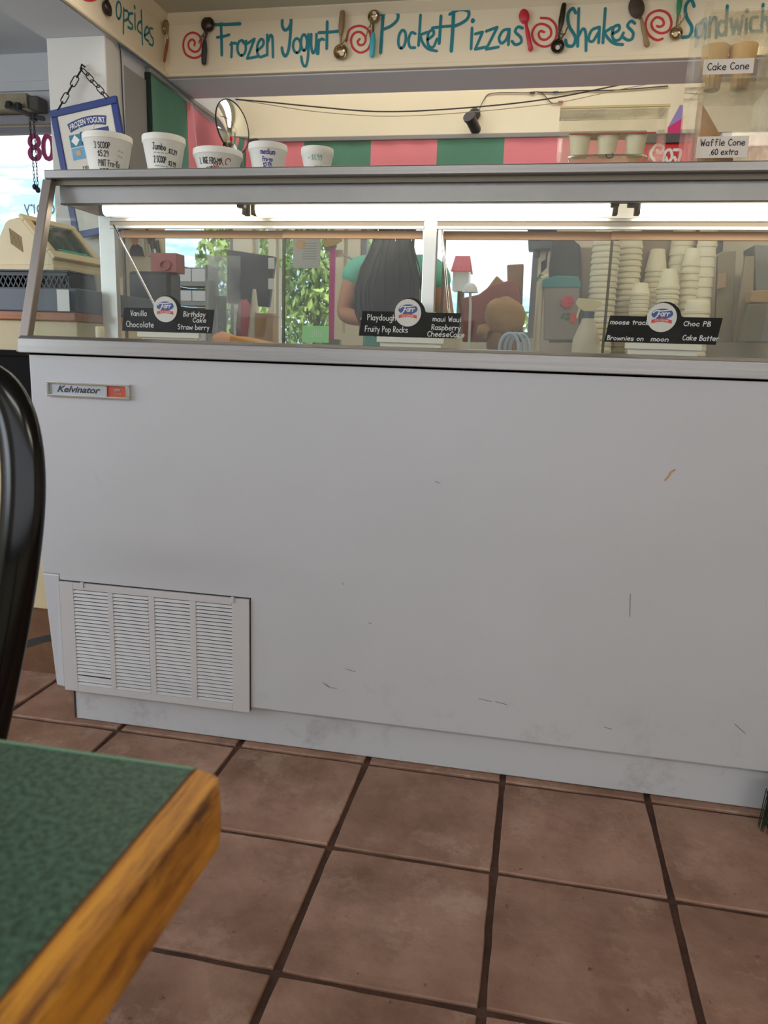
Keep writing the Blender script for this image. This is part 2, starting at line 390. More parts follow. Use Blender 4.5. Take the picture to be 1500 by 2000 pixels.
# ---- lettered soffit: front run and the run coming towards the camera on the left
ZF = 2.058; XF = -.945; YF = 1.6
front = struct('wall_soffit_front', MB().box(XF, 2.9, YF, 1.86, ZF, ZC).box(XF, 2.9, YF, 1.86, ZC, 2.6), FASC)
struct('trim_3', MB().box(XF+.02, 2.9, YF-.012, YF, ZF-.004, ZF+.012), FASC, .003)
struct('trim_4', MB().prism([(XF+.02, YF, ZC-.035), (XF+.02, YF-.03, ZC-.006), (XF+.02, YF-.03, ZC), (XF+.02, YF, ZC)], (3.8, 0, 0)), FASC, .002)
left = struct('wall_soffit_left', MB().box(-1.2, XF, -2.2, 1.86, ZF, 2.6), FASC)
struct('trim_5', MB().box(XF, XF+.012, -2.2, YF, ZF-.004, ZF+.012), FASC, .003)
struct('trim_6', MB().prism([(XF, -2.2, ZC-.035), (XF+.03, -2.2, ZC-.006), (XF+.03, -2.2, ZC), (XF, -2.2, ZC)], (0, 3.8, 0)), FASC, .002)
# underside boards are cooler white
struct('trim_7', MB().box(XF-.01, 2.9, YF+.02, 1.862, ZF-.006, ZF-.001), SOFF)
struct('trim_8', MB().box(-1.2, XF-.004, -2.2, 1.862, ZF-.006, ZF-.001), mat('white_soffit', (214, 216, 222), .75))
# column under the left soffit, and the side wall behind it
struct('wall_column', MB().box(-1.19, -.955, 1.15, 1.28, -.006, ZF-.006), mat('column_paint', (208, 204, 196), .7, var=.02, scale=4), .004)
struct('wall_side', MB().box(-1.05, -.965, 1.46, 1.56, -.006, ZF-.006).box(-1.05, -.965, 1.282, 1.46, 2.002, ZF-.006).box(-1.05, -.965, 1.56, YB, -.006, .9).box(-1.05, -.965, 1.56, YB, 2.03, 2.56), WHITEW)
# ---- windows
WFR = mat('window_frame_paint', (205, 196, 172), .6); WFG = mat('window_frame_grey', (128, 128, 138), .6)
def window(n, x0, x1, z0, z1, m, fw=.022):
    w = MB(); y0, y1 = YB+.03, YB+.08
    w.box(x0, x0+fw, y0, y1, z0, z1).box(x1-fw, x1, y0, y1, z0, z1).box(x0+fw, x1-fw, y0, y1, z0, z0+fw).box(x0+fw, x1-fw, y0, y1, z1-fw, z1)
    o = w.build('window_%d' % n, m, bevel=.002); o['kind'] = 'structure'
    MB().box(x0+fw, x1-fw, YB+.05, YB+.054, z0+fw, z1-fw).build('pane', GLW, o); return o
window(1, -2.75, -1.0, .10, 2.125, WFG, .03); window(2, -.895, -.80, SILL, 1.98, WFR, .012); window(3, -.765, -.435, .2, 1.98, WFR, .014)
window(4, -.30, .62, SILL, 1.98, WFG, .03)
# ---- outdoors: ground and the mountain beyond
gnd = struct('ground', MB().box(-900, 900, YB+.13, 900, -.6, -.4), mat('dry_ground', (170, 160, 140), .9, var=.15, scale=.2))
from mathutils import noise as NZ
def ridge(x, y):
    az = x/430.0; t = (y-200)/260.0
    crest = 74*math.exp(-((az+.74)/.30)**2)+16*math.exp(-((az+.24)/.14)**2)+34
    h = crest*max(0, min(1, t))**.9
    for f, a in ((.007, 10), (.018, 8), (.05, 4)): h += a*min(1, t*2)*(NZ.noise((x*f, y*f, 3.1)))
    return h
mm = MB(); nx, ny = 170, 40; vs = []; fs = []
for j in range(ny+1):
    for i in range(nx+1):
        x = -760+1400*i/nx; y = 200+260*j/ny; vs.append((x, y, ridge(x, y) if j else -1))
for j in range(ny):
    for i in range(nx): a = j*(nx+1)+i; fs.append((a, a+1, a+nx+2, a+nx+1))
mm.add(vs, fs)
MT = mat('hazy_mountain', (158, 190, 208), .95, scale=.022, col2=(226, 228, 228), spec=.0, pos=(.46, .60), stretch=(1, 1, 2.2))  # air haze is put into the slope colour
struct('ground_mountain', mm, MT)

# ================================================================== DIPPING CABINET
XL, XR = -.515, 2.05
cab = thing('dipping_cabinet', 'long white enamel ice cream dipping cabinet with steel trim and glass top', 'freezer cabinet', (0, .38, 0))
WSC = mat('white_enamel_scuffed', (191, 192, 196), .36, var=.02, scale=2.5, spec=.45)
def foot_dirt(m, col, z1, amt):
    n = m.node_tree.nodes; l = m.node_tree.links; b = n['Principled BSDF']; old = b.inputs['Base Color'].links[0].from_socket
    g = n.new('ShaderNodeNewGeometry'); sx = n.new('ShaderNodeSeparateXYZ'); l.new(g.outputs['Position'], sx.inputs[0])
    t = n.new('ShaderNodeTexNoise'); t.inputs['Scale'].default_value = 9; t.inputs['Detail'].default_value = 8; t.inputs['Roughness'].default_value = .75; l.new(g.outputs['Position'], t.inputs['Vector'])
    r = n.new('ShaderNodeMapRange'); l.new(t.outputs['Fac'], r.inputs[0]); r.inputs[1].default_value = .54; r.inputs[2].default_value = .74; r.inputs[4].default_value = amt
    h = n.new('ShaderNodeMapRange'); l.new(sx.outputs['Z'], h.inputs[0]); h.inputs[1].default_value = z1; h.inputs[2].default_value = .02
    mu = n.new('ShaderNodeMath'); mu.operation = 'MULTIPLY'; l.new(r.outputs[0], mu.inputs[0]); l.new(h.outputs[0], mu.inputs[1])
    mx = n.new('ShaderNodeMixRGB'); l.new(mu.outputs[0], mx.inputs[0]); l.new(old, mx.inputs[1]); mx.inputs[2].default_value = srgb(*col); l.new(mx.outputs[0], b.inputs['Base Color'])
foot_dirt(WSC, (104, 94, 82), .30, .5)
add_speck(WSC, (150, 146, 140), 7, .66, .8, .35); add_speck(WSC, (110, 105, 98), 42, .70, .78, .5)
MB().prism([(-.466, 0, .107), (XR, 0, .107), (XR, 0, .944), (XL, 0, .944), (XL, 0, .40), (-.466, 0, .40)], (0, .72, 0)).build('body', WSC, cab, bevel=.003)
# corner post left of the grille, bent inwards towards the foot
MB().hexa([(-.495, .004, .10), (-.466, -.001, .10), (-.466, .30, .10), (-.495, .30, .10), (-.515, .002, .40), (-.466, -.001, .40), (-.466, .30, .40), (-.515, .30, .40)]
   ).build('side_panel', WSC, cab, bevel=.004)
MB().box(-.46, XR, .028, .68, .002, .106).build('toe_kick', WSC, cab, bevel=.002)
MB().box(-.462, -.458, .026, .3, .004, .1).build('kick_seam', mat('dark_gap', (52, 45, 40), .9), cab)
# ventilation grille
gr = MB(); x0, x1, z0, z1 = -.464, .033, .096, .384; xs = [(-.427, -.334), (-.32, -.226), (-.21, -.118), (-.102, -.010)]; za, zb = .114, .367
gy0, gy1 = -.006, .0005
gr.box(x0, xs[0][0], gy0, gy1, z0, z1).box(xs[3][1], x1, gy0, gy1, z0, z1)
for a in range(3): gr.box(xs[a][1], xs[a+1][0], gy0, gy1, za, zb)
gr.box(xs[0][0], xs[3][1], gy0, gy1, z0, za).box(xs[0][0], xs[3][1], gy0, gy1, zb, z1)
grille = gr.build('vent_grille', mat('grille_enamel', (196, 194, 195), .4, var=.02, scale=3), cab, bevel=.001)
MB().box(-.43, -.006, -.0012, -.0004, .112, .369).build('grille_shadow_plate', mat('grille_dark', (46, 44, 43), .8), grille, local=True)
proto = None; pitch = (zb-za)/27
for a, b in xs:
    for k in range(27):
        z = za+pitch*(k+.12)
        if proto is None:
            w = b-a; m = MB(); m.hexa([(0, -.0062, 0), (w, -.0062, 0), (w, -.0050, 0), (0, -.0050, 0), (0, -.0030, pitch*.66), (w, -.0030, pitch*.66), (w, -.002, pitch*.66), (0, -.002, pitch*.66)])
            o = proto = m.build('louvre', mat('grille_enamel', (0, 0, 0)), grille, local=True)
        else:
            o = proto.copy(); COL.objects.link(o); o.parent = grille
        o.location = (a, 0, z); o.rotation_euler = (0, 0, 0)
        if (a, k) == (-.427, 2): o.rotation_euler = (.25, .01, 0)
for x in (-.405, -.012): MB().box(x, x+.008, -.009, -.004, .374, .388).build('grille_clip', MC['grille_enamel'], grille, local=True, bevel=.001)
MB().box(-.468, .036, -.0006, .0005, .3845, .3875).build('grille_gap', MC['dark_gap'], grille, local=True)
MB().box(.033, .0355, -.0006, .0005, .10, .386).build('grille_gap', MC['dark_gap'], grille, local=True)
MB().lathe([(.0022, 0), (.0022, .001)], 12, (-.265, .0275, .092), Matrix.Rotation(math.pi/2, 3, 'X')).build('kick_screw', MC['dark_gap'], cab)
# name plate
npx = [(-.467, .8393), (-.2555, .8403), (-.2555, .8745), (-.467, .8740)]
b = MB(); X0, X1, Z0, Z1 = -.467, -.2555, .8395, .8745; t = .0055
b.box(X0, X1, -.009, 0, Z0, Z0+t).box(X0, X1, -.009, 0, Z1-t, Z1).box(X0, X0+t, -.009, 0, Z0+t, Z1-t).box(X1-t*1.6, X1, -.009, 0, Z0+t, Z1-t).box(-.317, -.3125, -.007, 0, Z0+t, Z1-t)
plate = b.build('name_plate', CHROME, cab, bevel=.0012)
MB().box(X0+t, -.317, -.003, 0, Z0+t, Z1-t).build('silver_field', mat('silver_field', (168, 172, 178), .35, .4, var=.08, scale=20, stretch=(.3, 1, 20)), plate, local=True)
MB().box(-.3125, X1-t*1.6, -.003, 0, Z0+t, Z1-t).build('red_field', mat('badge_red', (186, 72, 52), .4), plate, local=True)
vs, fs = font_mesh('Kelvinator', .0205, shear=.4, offset=.0005); b = MB(); k = .112/(max(v.x for v in vs)-min(v.x for v in vs))
b.add([(-.390+v.x*k, -.0034, .8510+v.y) for v in vs], fs); b.build('lettering', mat('badge_black', (18, 18, 20), .4), plate, local=True)
b = MB(); zc = .858
for q in range(7):
    a = math.radians(-60+q*20); b.prism([(-.2885+.0085*math.sin(a)-.0016, -.0036, zc+.0035+.0022*math.cos(a)), (-.2885+.0085*math.sin(a)+.0016, -.0036, zc+.0035+.0022*math.cos(a)), (-.2885+.006*math.sin(a), -.0036, zc-.002)], (0, .0004, 0))
for q in range(6): b.box(-.298+q*.0034, -.2958+q*.0034, -.0036, -.0033, zc-.0075+abs(q-2.5)*.0004, zc-.0050+abs(q-2.5)*.0004)
b.build('crown_emblem', CHROME, plate, local=True)
# steel band and inner ledge
MB().prism([(0, -.016, .9385), (0, -.016, .971), (0, -.006, .9775), (0, .02, .979), (0, .02, .9385)], (XR+.53, 0, 0)).build('steel_band', STEEL, cab, bevel=.0015).location.x += -.53
MB().box(-.52, XR, .0, .004, .934, .9395).build('band_shadow_gap', MC['dark_gap'], cab)
MB().box(-.505, XR, .02, .34, .949, .966).build('inner_ledge', STEELD, cab, bevel=.002)
MB().box(-.505, XR, .052, .066, .966, .974).build('glass_channel', ALU, cab, bevel=.001)
# sloping front glass and the end glass
YT, ZT = .135, 1.345
b = MB(); g0, g1 = Vector((0, .012, .978)), Vector((0, YT+.004, ZT)); nrm = Vector((0, -(g1-g0).z, (g1-g0).y)).normalized()*.004
b.prism([g0, g1, g1-nrm, g0-nrm], (XR+.50, 0, 0)); o = b.build('front_glass', GLF, cab); o.location.x += -.50
MB().prism([(-.519, .016, .979), (-.519, .33, .979), (-.519, .33, 1.30), (-.519, YT+.01, 1.338)], (.004, 0, 0)).build('end_glass', glass('end_glass', (.92, .95, .94), haze=.02), cab)
# slanted end trim
b = MB(); b.hexa([(-.536, -.016, .94), (-.512, -.016, .94), (-.512, .006, .94), (-.536, .006, .94), (-.536, YT-.014, 1.347), (-.512, YT-.014, 1.347), (-.512, YT+.008, 1.347), (-.536, YT+.008, 1.347)])
et = b.build('end_trim', mat('end_trim_metal', (160, 150, 142), .38, .85), cab, bevel=.002)
for f in (.42, .76):
    MB().lathe([(.0, .002), (.004, .001), (.0045, 0)], 12, (-.5355, -.004+f*YT, .94+f*.407), Matrix.Rotation(-math.pi/2, 3, 'Y')).build('trim_screw', CHROME, et, local=True)
# canopy shelf
MB().box(-.53, XR, .118, .40, 1.347, 1.3675).build('canopy_shelf', STEEL, cab, bevel=.0025)
MB().box(-.515, XR, .138, .144, 1.336, 1.347).build('canopy_reveal', mat('warm_reveal', (120, 112, 98), .5, .6), cab)
b = MB().box(-.515, XR, .155, .160, 1.2975, 1.347).box(-.515, XR, .155, .172, 1.2955, 1.2975).box(-.515, -.511, .16, .33, 1.2975, 1.347)
b.build('canopy_face', STEELD, cab, bevel=.001)
# rear frame: posts, head, sliding tracks
MB().box(-.515, -.470, .325, .345, .975, 1.347).build('rear_post', ALU, cab, bevel=.0015)
MB().box(.3665, .399, .302, .33, .972, 1.347).build('rear_post', ALU, cab, bevel=.0015)
MB().box(1.22, 1.252, .302, .33, .972, 1.347).build('rear_post', ALU, cab, bevel=.0015)
MB().box(-.47, XR, .315, .345, 1.287, 1.347).build('rear_head', mat('white_head', (235, 232, 225), .4), cab, bevel=.0015)
for a, c in ((-.47, .3665), (.399, 1.22), (1.252, XR)):
    tr = MB().box(a, c, .300, .314, 1.280, 1.288).box(a, c, .300, .306, 1.262, 1.270).build('sliding_track', ALU, cab, bevel=.001)
    MB().box(a, c, .304, .316, 1.2695, 1.2805).build('track_groove', mat('track_groove', (150, 138, 122), .6), tr, local=True)
    MB().box(a, c, .300, .34, .966, .981).build('bottom_track', mat('bottom_track', (150, 146, 134), .45, .5), cab, bevel=.001)
for a, c, y in ((-.452, .02, .331), (.0, .360, .324), (.412, .83, .331), (.81, 1.215, .324), (1.26, XR-.02, .331)):
    p = MB().box(a, c, y, y+.004, .981, 1.262).build('sliding_pane', GLR, cab)
    MB().box(a, c, y-.003, y+.007, 1.243, 1.262).build('pane_head', mat('tan_pane_head', (176, 140, 108), .6), p, local=True)
    MB().box(a, a+.006, y-.002, y+.006, .981, 1.243).build('pane_edge', mat('pane_edge', (96, 92, 84), .5, .4), p, local=True)
# fluorescent tubes under the canopy
TUBE = mat('fluorescent_tube', (255, 246, 226), .5, emit=6)
for a, c in ((-.44, -.07), (-.035, .80), (.86, 1.70)):
    t = MB().tube([(a, .235, 1.298), (c, .235, 1.298)], .0165, 14).build('fluorescent_tube', TUBE, cab, smooth=True)
    for x in (a-.012, c): MB().box(x, x+.012, .222, .248, 1.283, 1.346).build('tube_socket', mat('tube_socket', (92, 86, 78), .6), t, local=True, bevel=.001)
for x in (-.055, .80, .835): MB().box(x-.008, x+.01, .17, .19, 1.290, 1.3).build('canopy_bolt', MC['tube_socket'], cab, bevel=.002)
# stay rod inside, then a rod modelled for a reflection
p0, p1 = P(222, 440, .29), P(304, 600, .17)
MB().tube([p0, p1], .0032, 10).build('stay_rod_and_glint', CHROME, cab, smooth=True)
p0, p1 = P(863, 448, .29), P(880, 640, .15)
MB().tube([p0, p1], .0032, 10).build('stay_rod_and_glint', CHROME, cab, smooth=True)  # stands in for a slanted bright reflection in the pane
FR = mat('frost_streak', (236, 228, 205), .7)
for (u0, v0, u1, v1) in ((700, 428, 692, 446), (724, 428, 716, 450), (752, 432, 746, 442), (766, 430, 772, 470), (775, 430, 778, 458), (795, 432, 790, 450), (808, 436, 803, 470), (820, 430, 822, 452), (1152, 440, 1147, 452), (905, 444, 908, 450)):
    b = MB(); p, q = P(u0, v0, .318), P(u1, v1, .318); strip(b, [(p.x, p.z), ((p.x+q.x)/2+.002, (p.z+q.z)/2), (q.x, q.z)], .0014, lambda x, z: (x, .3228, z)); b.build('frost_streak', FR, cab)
# scuffs, drips and a rust streak on the front
def scuff(pts, w, m, name='scuff_mark'):
    b = MB(); strip(b, [(P(u, v, 0).x, P(u, v, 0).z) for u, v in pts], w, lambda x, z: (x, -.0006, z)); b.build(name, m, cab)
SC = mat('scuff', (112, 106, 104), .7); RU = mat('rust_streak', (196, 140, 84), .7)
scuff([(1298, 938), (1306, 930), (1310, 922), (1318, 917)], .0035, RU, 'rust_streak'); scuff([(1231, 1160), (1230, 1204)], .0012, SC, 'drip_mark')
for q in ([(636, 1335), (645, 1343), (658, 1344)], [(630, 1333), (642, 1342)], [(675, 1306), (694, 1312)], [(935, 1364), (960, 1370)], [(968, 1370), (990, 1376)], [(720, 1216), (726, 1218)], [(669, 1138), (671, 1142)], [(1180, 1420), (1195, 1424)], [(1435, 1414), (1455, 1432)], [(850, 940), (860, 944)]):
    scuff(q, .0013, SC)
# ================================================================== FLAVOUR SIGNS inside the case
def flavor_sign(label, cx, z0, w, rz, lines, tilt=0):
    r = thing('flavor_sign', label, 'sign', (cx, .145, .9662), rz, 'black flavour signs inside the case')
    zb = z0-.9662; h = .056; b = MB(); pts = [(-w/2-.006, zb), (w/2-.004, zb), (w/2+.004, zb+h)]
    R = .0355; pts += [(R+.004, zb+h)]+[(R*math.cos(math.radians(a)), zb+h-.004+R*math.sin(math.radians(a))) for a in range(10, 171, 16)]+[(-R-.004, zb+h), (-w/2+.002, zb+h)]
    b.prism([(x, 0, z) for x, z in pts], (0, .003, 0)); b.build('board', mat('chalkboard', (15, 17, 18), .6, spec=.2), r, local=True)
    b = MB().box(-w*.33, w*.36, -.010, .008, zb-.0135, zb-.0008).box(-w*.30, w*.33, .0, .008, .0, zb-.013); b.build('price_rail', mat('price_rail', (226, 222, 206), .5), r, local=True, bevel=.001)
    d = MB().lathe([(.0305, 0), (.0305, .0016)], 36, (-.005, -.0008, zb+h-.002), Matrix.Rotation(math.pi/2, 3, 'X')).build('logo_disc', mat('logo_white', (226, 222, 214), .5), r, local=True)
    b = MB(); cx_, cz_ = -.005, zb+h+.0055; e = ellpts(cx_, cz_, .0222, .0112, 0, 360, 28, .15)[:-1]
    b.add([(x, -.0028, z) for x, z in e], [list(range(len(e)))]); b.build('blue_oval', LBLUE, d, local=True)
    b = MB(); f = lambda x, z: (cx_+x, -.0031, cz_+z)
    strip(b, smooth_path([Vector(p) for p in ((-.019, .002), (-.012, .0065), (0, .0062), (.016, .0085))], 5), .0024, f)
    strip(b, smooth_path([Vector(p) for p in ((-.006, .006), (-.009, -.003), (-.014, -.009))], 5), .0028, f)
    strip(b, [(-.010, -.001), (-.003, 0)], .0018, f)
    write(b, 'arr', -.004, -.0045, .0115, .0021, f, width=.019, slant=.2, jit=0); b.build('logo_script', PAPER, d, local=True)
    b = MB(); n = 12; vs = []
    for q in range(n+1):
        x = -.021+.042*q/n; zz = cz_-.0165+.0035*math.sin(math.pi*q/n)
        vs += [(cx_+x, -.0029, zz-.0036), (cx_+x, -.0029, zz+.0036)]
    b.add(vs, [(2*q, 2*q+2, 2*q+3, 2*q+1) for q in range(n)]); b.add([(cx_-.008, -.0029, cz_-.0115), (cx_+.006, -.0029, cz_-.0115), (cx_, -.0029, cz_-.0068)], [(0, 1, 2)]); b.build('red_banner', LRED, d, local=True)
    vs, fs = font_mesh('ICE CREAM', .0054, offset=.0001); b = MB(); b.add([(cx_+v.x, -.0031, cz_-.0165-.0018+v.y+.0032*math.cos(v.x*60)) for v in vs], fs); b.build('banner_lettering', mat('banner_ink', (240, 206, 200), .6), d, local=True)
    b = MB()
    for (s, x, z, hh, ww, sl) in lines: write(b, s, x, zb+z, hh, .00175, lambda u, v: (u, -.0012, v), width=ww, slant=sl)
    b.build('lettering', CHALK, r, local=True); return r
flavor_sign('black flavour sign reading Vanilla, Chocolate, Birthday Cake and Strawberry', -.232, .9975, .232, .02,
    [('Vanilla', -.098, .037, .0125, .044, .05), ('Chocolate', -.110, .010, .0135, .074, .02), ('Birthday', .040, .0385, .0115, .058, .15), ('Cake', .064, .0255, .0105, .036, .15), ('Straw berry', .025, .008, .0115, .083, .05)])
flavor_sign('black flavour sign reading Playdough, Fruity Pop Rocks and Maui Waui', .367, 1.0025, .226, .02,
    [('Playdough', -.100, .036, .0125, .068, 0), ('Fruity Pop Rocks', -.105, .010, .0125, .102, .03), ('maui Waui', .052, .037, .0105, .066, 0), ('Raspberry', .050, .018, .0115, .068, .05), ('CheeseCake', .041, .003, .0115, .086, .1)])
flavor_sign('black flavour sign reading moose tracks, Choc PB and Cake Batter', .922, 1.005, .229, -.02,
    [('moose tracks', -.112, .038, .0095, .090, .12), ('Brownies on', -.116, .004, .0095, .078, .12), ('moon', -.024, .004, .0095, .038, .12), ('Choc PB', .040, .038, .0095, .056, .1), ('Cake Batter', .041, .008, .0105, .074, .12)])
# white cap of a dipper well, left inside
b = MB().lathe([(0, -.02), (.009, -.02), (.011, -.017), (.011, .017), (.009, .02), (0, .02)], 20, (-.412, .14, .9865)); tag(b.build('paper_roll', mat('roll_cream', (226, 214, 178), .6), smooth=True), 'small cream paper roll standing left of the Vanilla sign', 'roll')

# ================================================================== THINGS ON THE CANOPY SHELF
ZS = 1.3675
def foam_cup(label, u0, u1, vtop, Y, texts, ztilt=0, hfac=.92):
    a, c = P(u0, vtop, Y), P(u1, vtop, Y); m_ = (a+c)/2-CAM; R = (c.x-a.x)/2*m_.y/math.hypot(m_.x, m_.y); zt = a.z-ZS; r0 = R*.70
    root = thing('foam_cup', label, 'cup', ((a.x+c.x)/2, Y, ZS), 0, 'priced sample cups on the canopy shelf')
    rim = .016; prof = [(0, 0), (r0, 0), (R*.955, zt-rim), (R*1.0, zt-rim+.002), (R*1.0, zt-.002), (R*.985, zt), (R*.93, zt), (R*.90, zt-rim), (r0*.92, .006), (0, .006)]
    MB().lathe(prof, 40).build('cup_body', FOAM, root, smooth=True, local=True)
    def fn(u, v):
        rr = r0+(R*.955-r0)*v/(zt-rim)+.0007; th = th0+u/R; return (rr*math.cos(th), rr*math.sin(th), v)
    th0 = math.atan2(CAM.y-Y, CAM.x-(a.x+c.x)/2); inks = {}
    for (s, x, z, h, w, ink, sl, ang) in texts:
        inks.setdefault(ink, MB()); write(inks[ink], s, x*R, z*zt, h*zt, .0019, fn, width=w*R, slant=sl, ang=ang)
    for ink, b in inks.items(): b.build('lettering', MC[ink], root, local=True)
    return root
foam_cup('largest foam cup marked 3 scoop and pint in front of the menu board', 160, 260, 268, .22,
    [('3 SCOOP', -.62, .60, .14, .72, 'black_marker', .05, 0), ('$5.29', -.48, .42, .13, .52, 'black_marker', 0, 0), ('PINT', -.52, .20, .14, .42, 'black_marker', .05, 0), ('Fro-Yo', -.02, .20, .14, .60, 'black_marker', 0, 0), ('--', .42, .56, .1, .3, 'faded_green_marker', 0, -.2), ('--', .42, .44, .1, .3, 'faded_green_marker', 0, -.2), ('---', -.48, .14, .02, .5, 'black_marker', 0, 0)])
foam_cup('foam cup marked Jumbo and 2 scoop, second from the left on the shelf', 277, 363, 270, .22,
    [('Jumbo', -.60, .60, .15, .70, 'black_marker', .05, -.05), ('$3.29', .22, .53, .11, .48, 'black_marker', 0, -.1), ('2 SCOOP', -.62, .30, .15, .72, 'black_marker', .05, -.05), ('$3.99', .22, .24, .11, .48, 'black_marker', 0, -.1), ('-----', -.58, .18, .1, .8, 'teal_marker', 0, -.05), ('----', -.58, .51, .05, .8, 'faded_green_marker', 0, -.05)])
foam_cup('wide low foam cup with LARGE FRO-YO and slanting red ONLY', 377, 475, 297, .24,
    [('LARGE FRO-YO', -.92, .42, .20, 1.05, 'black_marker', .05, -.05), ('$2.99', -.62, .10, .18, .36, 'black_marker', 0, .1), ('ONLY', -.22, .04, .26, .66, 'red_marker', 0, .62), ('C', .26, .50, .26, .22, 'red_marker', 0, -.8)])
foam_cup('foam cup with purple writing starting with medium', 485, 562, 285, .24,
    [('medium', -.42, .62, .15, .82, 'purple_marker', .03, 0), ('Fro-yo', -.32, .42, .13, .60, 'purple_marker', 0, 0), ('$2.59', -.30, .24, .14, .52, 'purple_marker', 0, 0), ('1 SCOOP', -.40, .08, .12, .60, 'purple_marker', 0, 0)])
foam_cup('smallest foam cup, faded green prices, rightmost of the row', 588, 652, 292, .24,
    [('- $1.99', -.66, .52, .17, 1.0, 'faded_green_marker', 0, 0), ('yo. $2.29', -.70, .16, .17, 1.15, 'faded_green_marker', 0, 0)])
# ================================================================== LETTERED SOFFIT
Z2 = lambda x, y: (340+x*.26667, y*.26667)
Z3 = lambda x, y: (700+x*.26667, y*.26667)
Z4 = lambda x, y: (1080+x*.28, y*.28)
Z1 = lambda x, y: (x*.26667, y*.26667)
def onF(uv): p = P(uv[0], uv[1], YF); return (p.x, p.z)
def onL(uv): p = PXp(uv[0], uv[1], XF); return (p.y, p.z)
ff = lambda a, z: (a, YF-.0012, z)
flf = lambda a, z: (XF+.0012, a, z)
def paint(name, zf, strokes, m, parent, w=.0105, on=onF, fn=ff, smooth=True):
    b = MB()
    for st in strokes:
        ww = w
        if isinstance(st[0], (int, float)): ww = w*st[0]; st = st[1]
        pts = smooth_path([Vector(p) for p in st], 5) if (len(st) > 2 and smooth) else st
        strip(b, [on(zf(p[0], p[1])) for p in pts], ww, fn)
    return b.build(name, m, parent)
E_ = ellpts
paint('lettering', Z2, [(1.2, [(300, 182), (390, 180), (485, 175)]), (1.1, [(343, 140), (348, 280), (350, 405)]), [(315, 275), (360, 268), (405, 255)],
    [(422, 312), (423, 360), (420, 420)], [(412, 328), (440, 316), (462, 322)], E_(495, 352, 31, 55), [(500, 300), (515, 318), (530, 300)],
    [(522, 330), (590, 285)], [(590, 285), (535, 430)], [(535, 430), (612, 415)], [(610, 372), (650, 335), (655, 300), (635, 288), (612, 330), (610, 385), (630, 418), (672, 405)],
    [(683, 255), (683, 405)], [(683, 320), (705, 260), (720, 275), (723, 340), (725, 420)]], TEAL, front)
paint('lettering', Z2, [(1.15, [(793, 135), (793, 190), (812, 222), (840, 205), (856, 170)]), (1.15, [(858, 116), (852, 250), (838, 370), (815, 412), (796, 385), (790, 350)]), E_(900, 335, 28, 52),
    E_(952, 312, 22, 58), [(985, 250), (985, 340), (978, 440), (962, 490), (940, 462), (932, 415)], [(1005, 250), (1005, 340), (1018, 390), (1038, 350), (1043, 250)], [(1043, 300), (1048, 395)],
    [(1060, 292), (1056, 395)], [(1056, 310), (1080, 286), (1098, 292)], (1.1, [(1122, 160), (1118, 358)]), (1.1, [(1060, 240), (1140, 236), (1215, 228)])], TEAL, front)
paint('lettering', Z3, [(1.25, [(182, 100), (172, 245), (163, 388)]), (1.1, [(165, 106), (230, 86), (285, 98), (285, 145), (240, 190), (185, 215)]), E_(320, 288, 27, 66, tilt=-.1),
    [(418, 248), (388, 240), (368, 290), (378, 345), (415, 350)], [(455, 110), (448, 225), (440, 335)], [(508, 236), (452, 256)], [(452, 256), (470, 312), (510, 358), (575, 375)],
    [(508, 290), (548, 258), (548, 224), (520, 232), (506, 280), (515, 335), (548, 345), (576, 285)], (1.1, [(605, 118), (592, 320)]), [(540, 206), (630, 195), (710, 190)],
    (1.3, [(698, 80), (690, 230), (680, 375)]), (1.1, [(668, 106), (738, 72), (805, 84), (800, 135), (755, 170), (705, 192)]), [(832, 205), (825, 360)], (1.6, [(838, 150), (838, 156)]),
    [(855, 250), (910, 235)], [(910, 235), (855, 362)], [(855, 362), (932, 345)], [(935, 230), (1017, 200)], [(1017, 200), (935, 362)], [(935, 362), (1026, 345)],
    [(1106, 215), (1060, 225), (1030, 280), (1048, 318), (1085, 285), (1106, 215)], [(1106, 215), (1098, 330)], [(1202, 208), (1170, 198), (1148, 232), (1188, 275), (1190, 312), (1150, 328), (1124, 302)]], TEAL, front)
paint('lettering', Z4, [(1.1, [(158, 92), (138, 60), (106, 98), (112, 180), (156, 260), (140, 318), (100, 318), (88, 280)]), [(180, 60), (172, 325)], [(178, 252), (208, 202), (228, 232), (230, 355)],
    [(322, 190), (270, 212), (248, 275), (278, 288), (318, 225)], [(325, 190), (318, 300)], [(365, 60), (348, 300)], [(412, 192), (356, 228)], [(356, 228), (390, 275), (430, 305), (487, 312)],
    [(418, 235), (458, 212), (460, 178), (425, 190), (412, 245), (430, 282), (465, 275), (492, 230)], [(572, 165), (545, 148), (520, 182), (558, 228), (550, 272), (520, 280), (490, 262)],
    (1.1, [(985, 45), (962, -2), (925, 45), (932, 120), (968, 190), (952, 250), (903, 262)])], TEAL, front)
paint('lettering', Z4, [[(1060, 130), (1005, 180), (1000, 255), (1035, 255), (1062, 180)], [(1064, 130), (1060, 270)], [(1095, 120), (1090, 260)], [(1092, 170), (1130, 120), (1140, 180), (1138, 265)],
    [(1215, 40), (1205, 250)], [(1207, 160), (1170, 150), (1150, 210), (1175, 250), (1205, 215)], [(1240, 130), (1258, 240)], [(1258, 240), (1280, 140)], [(1280, 140), (1300, 240)], [(1300, 240), (1325, 110)],
    [(1350, 130), (1345, 230)], (1.4, [(1353, 75), (1353, 80)]), [(1425, 120), (1385, 130), (1380, 210), (1430, 220)], [(1465, 30), (1455, 225)], [(1457, 160), (1490, 120), (1502, 220)]], TEAL, front)
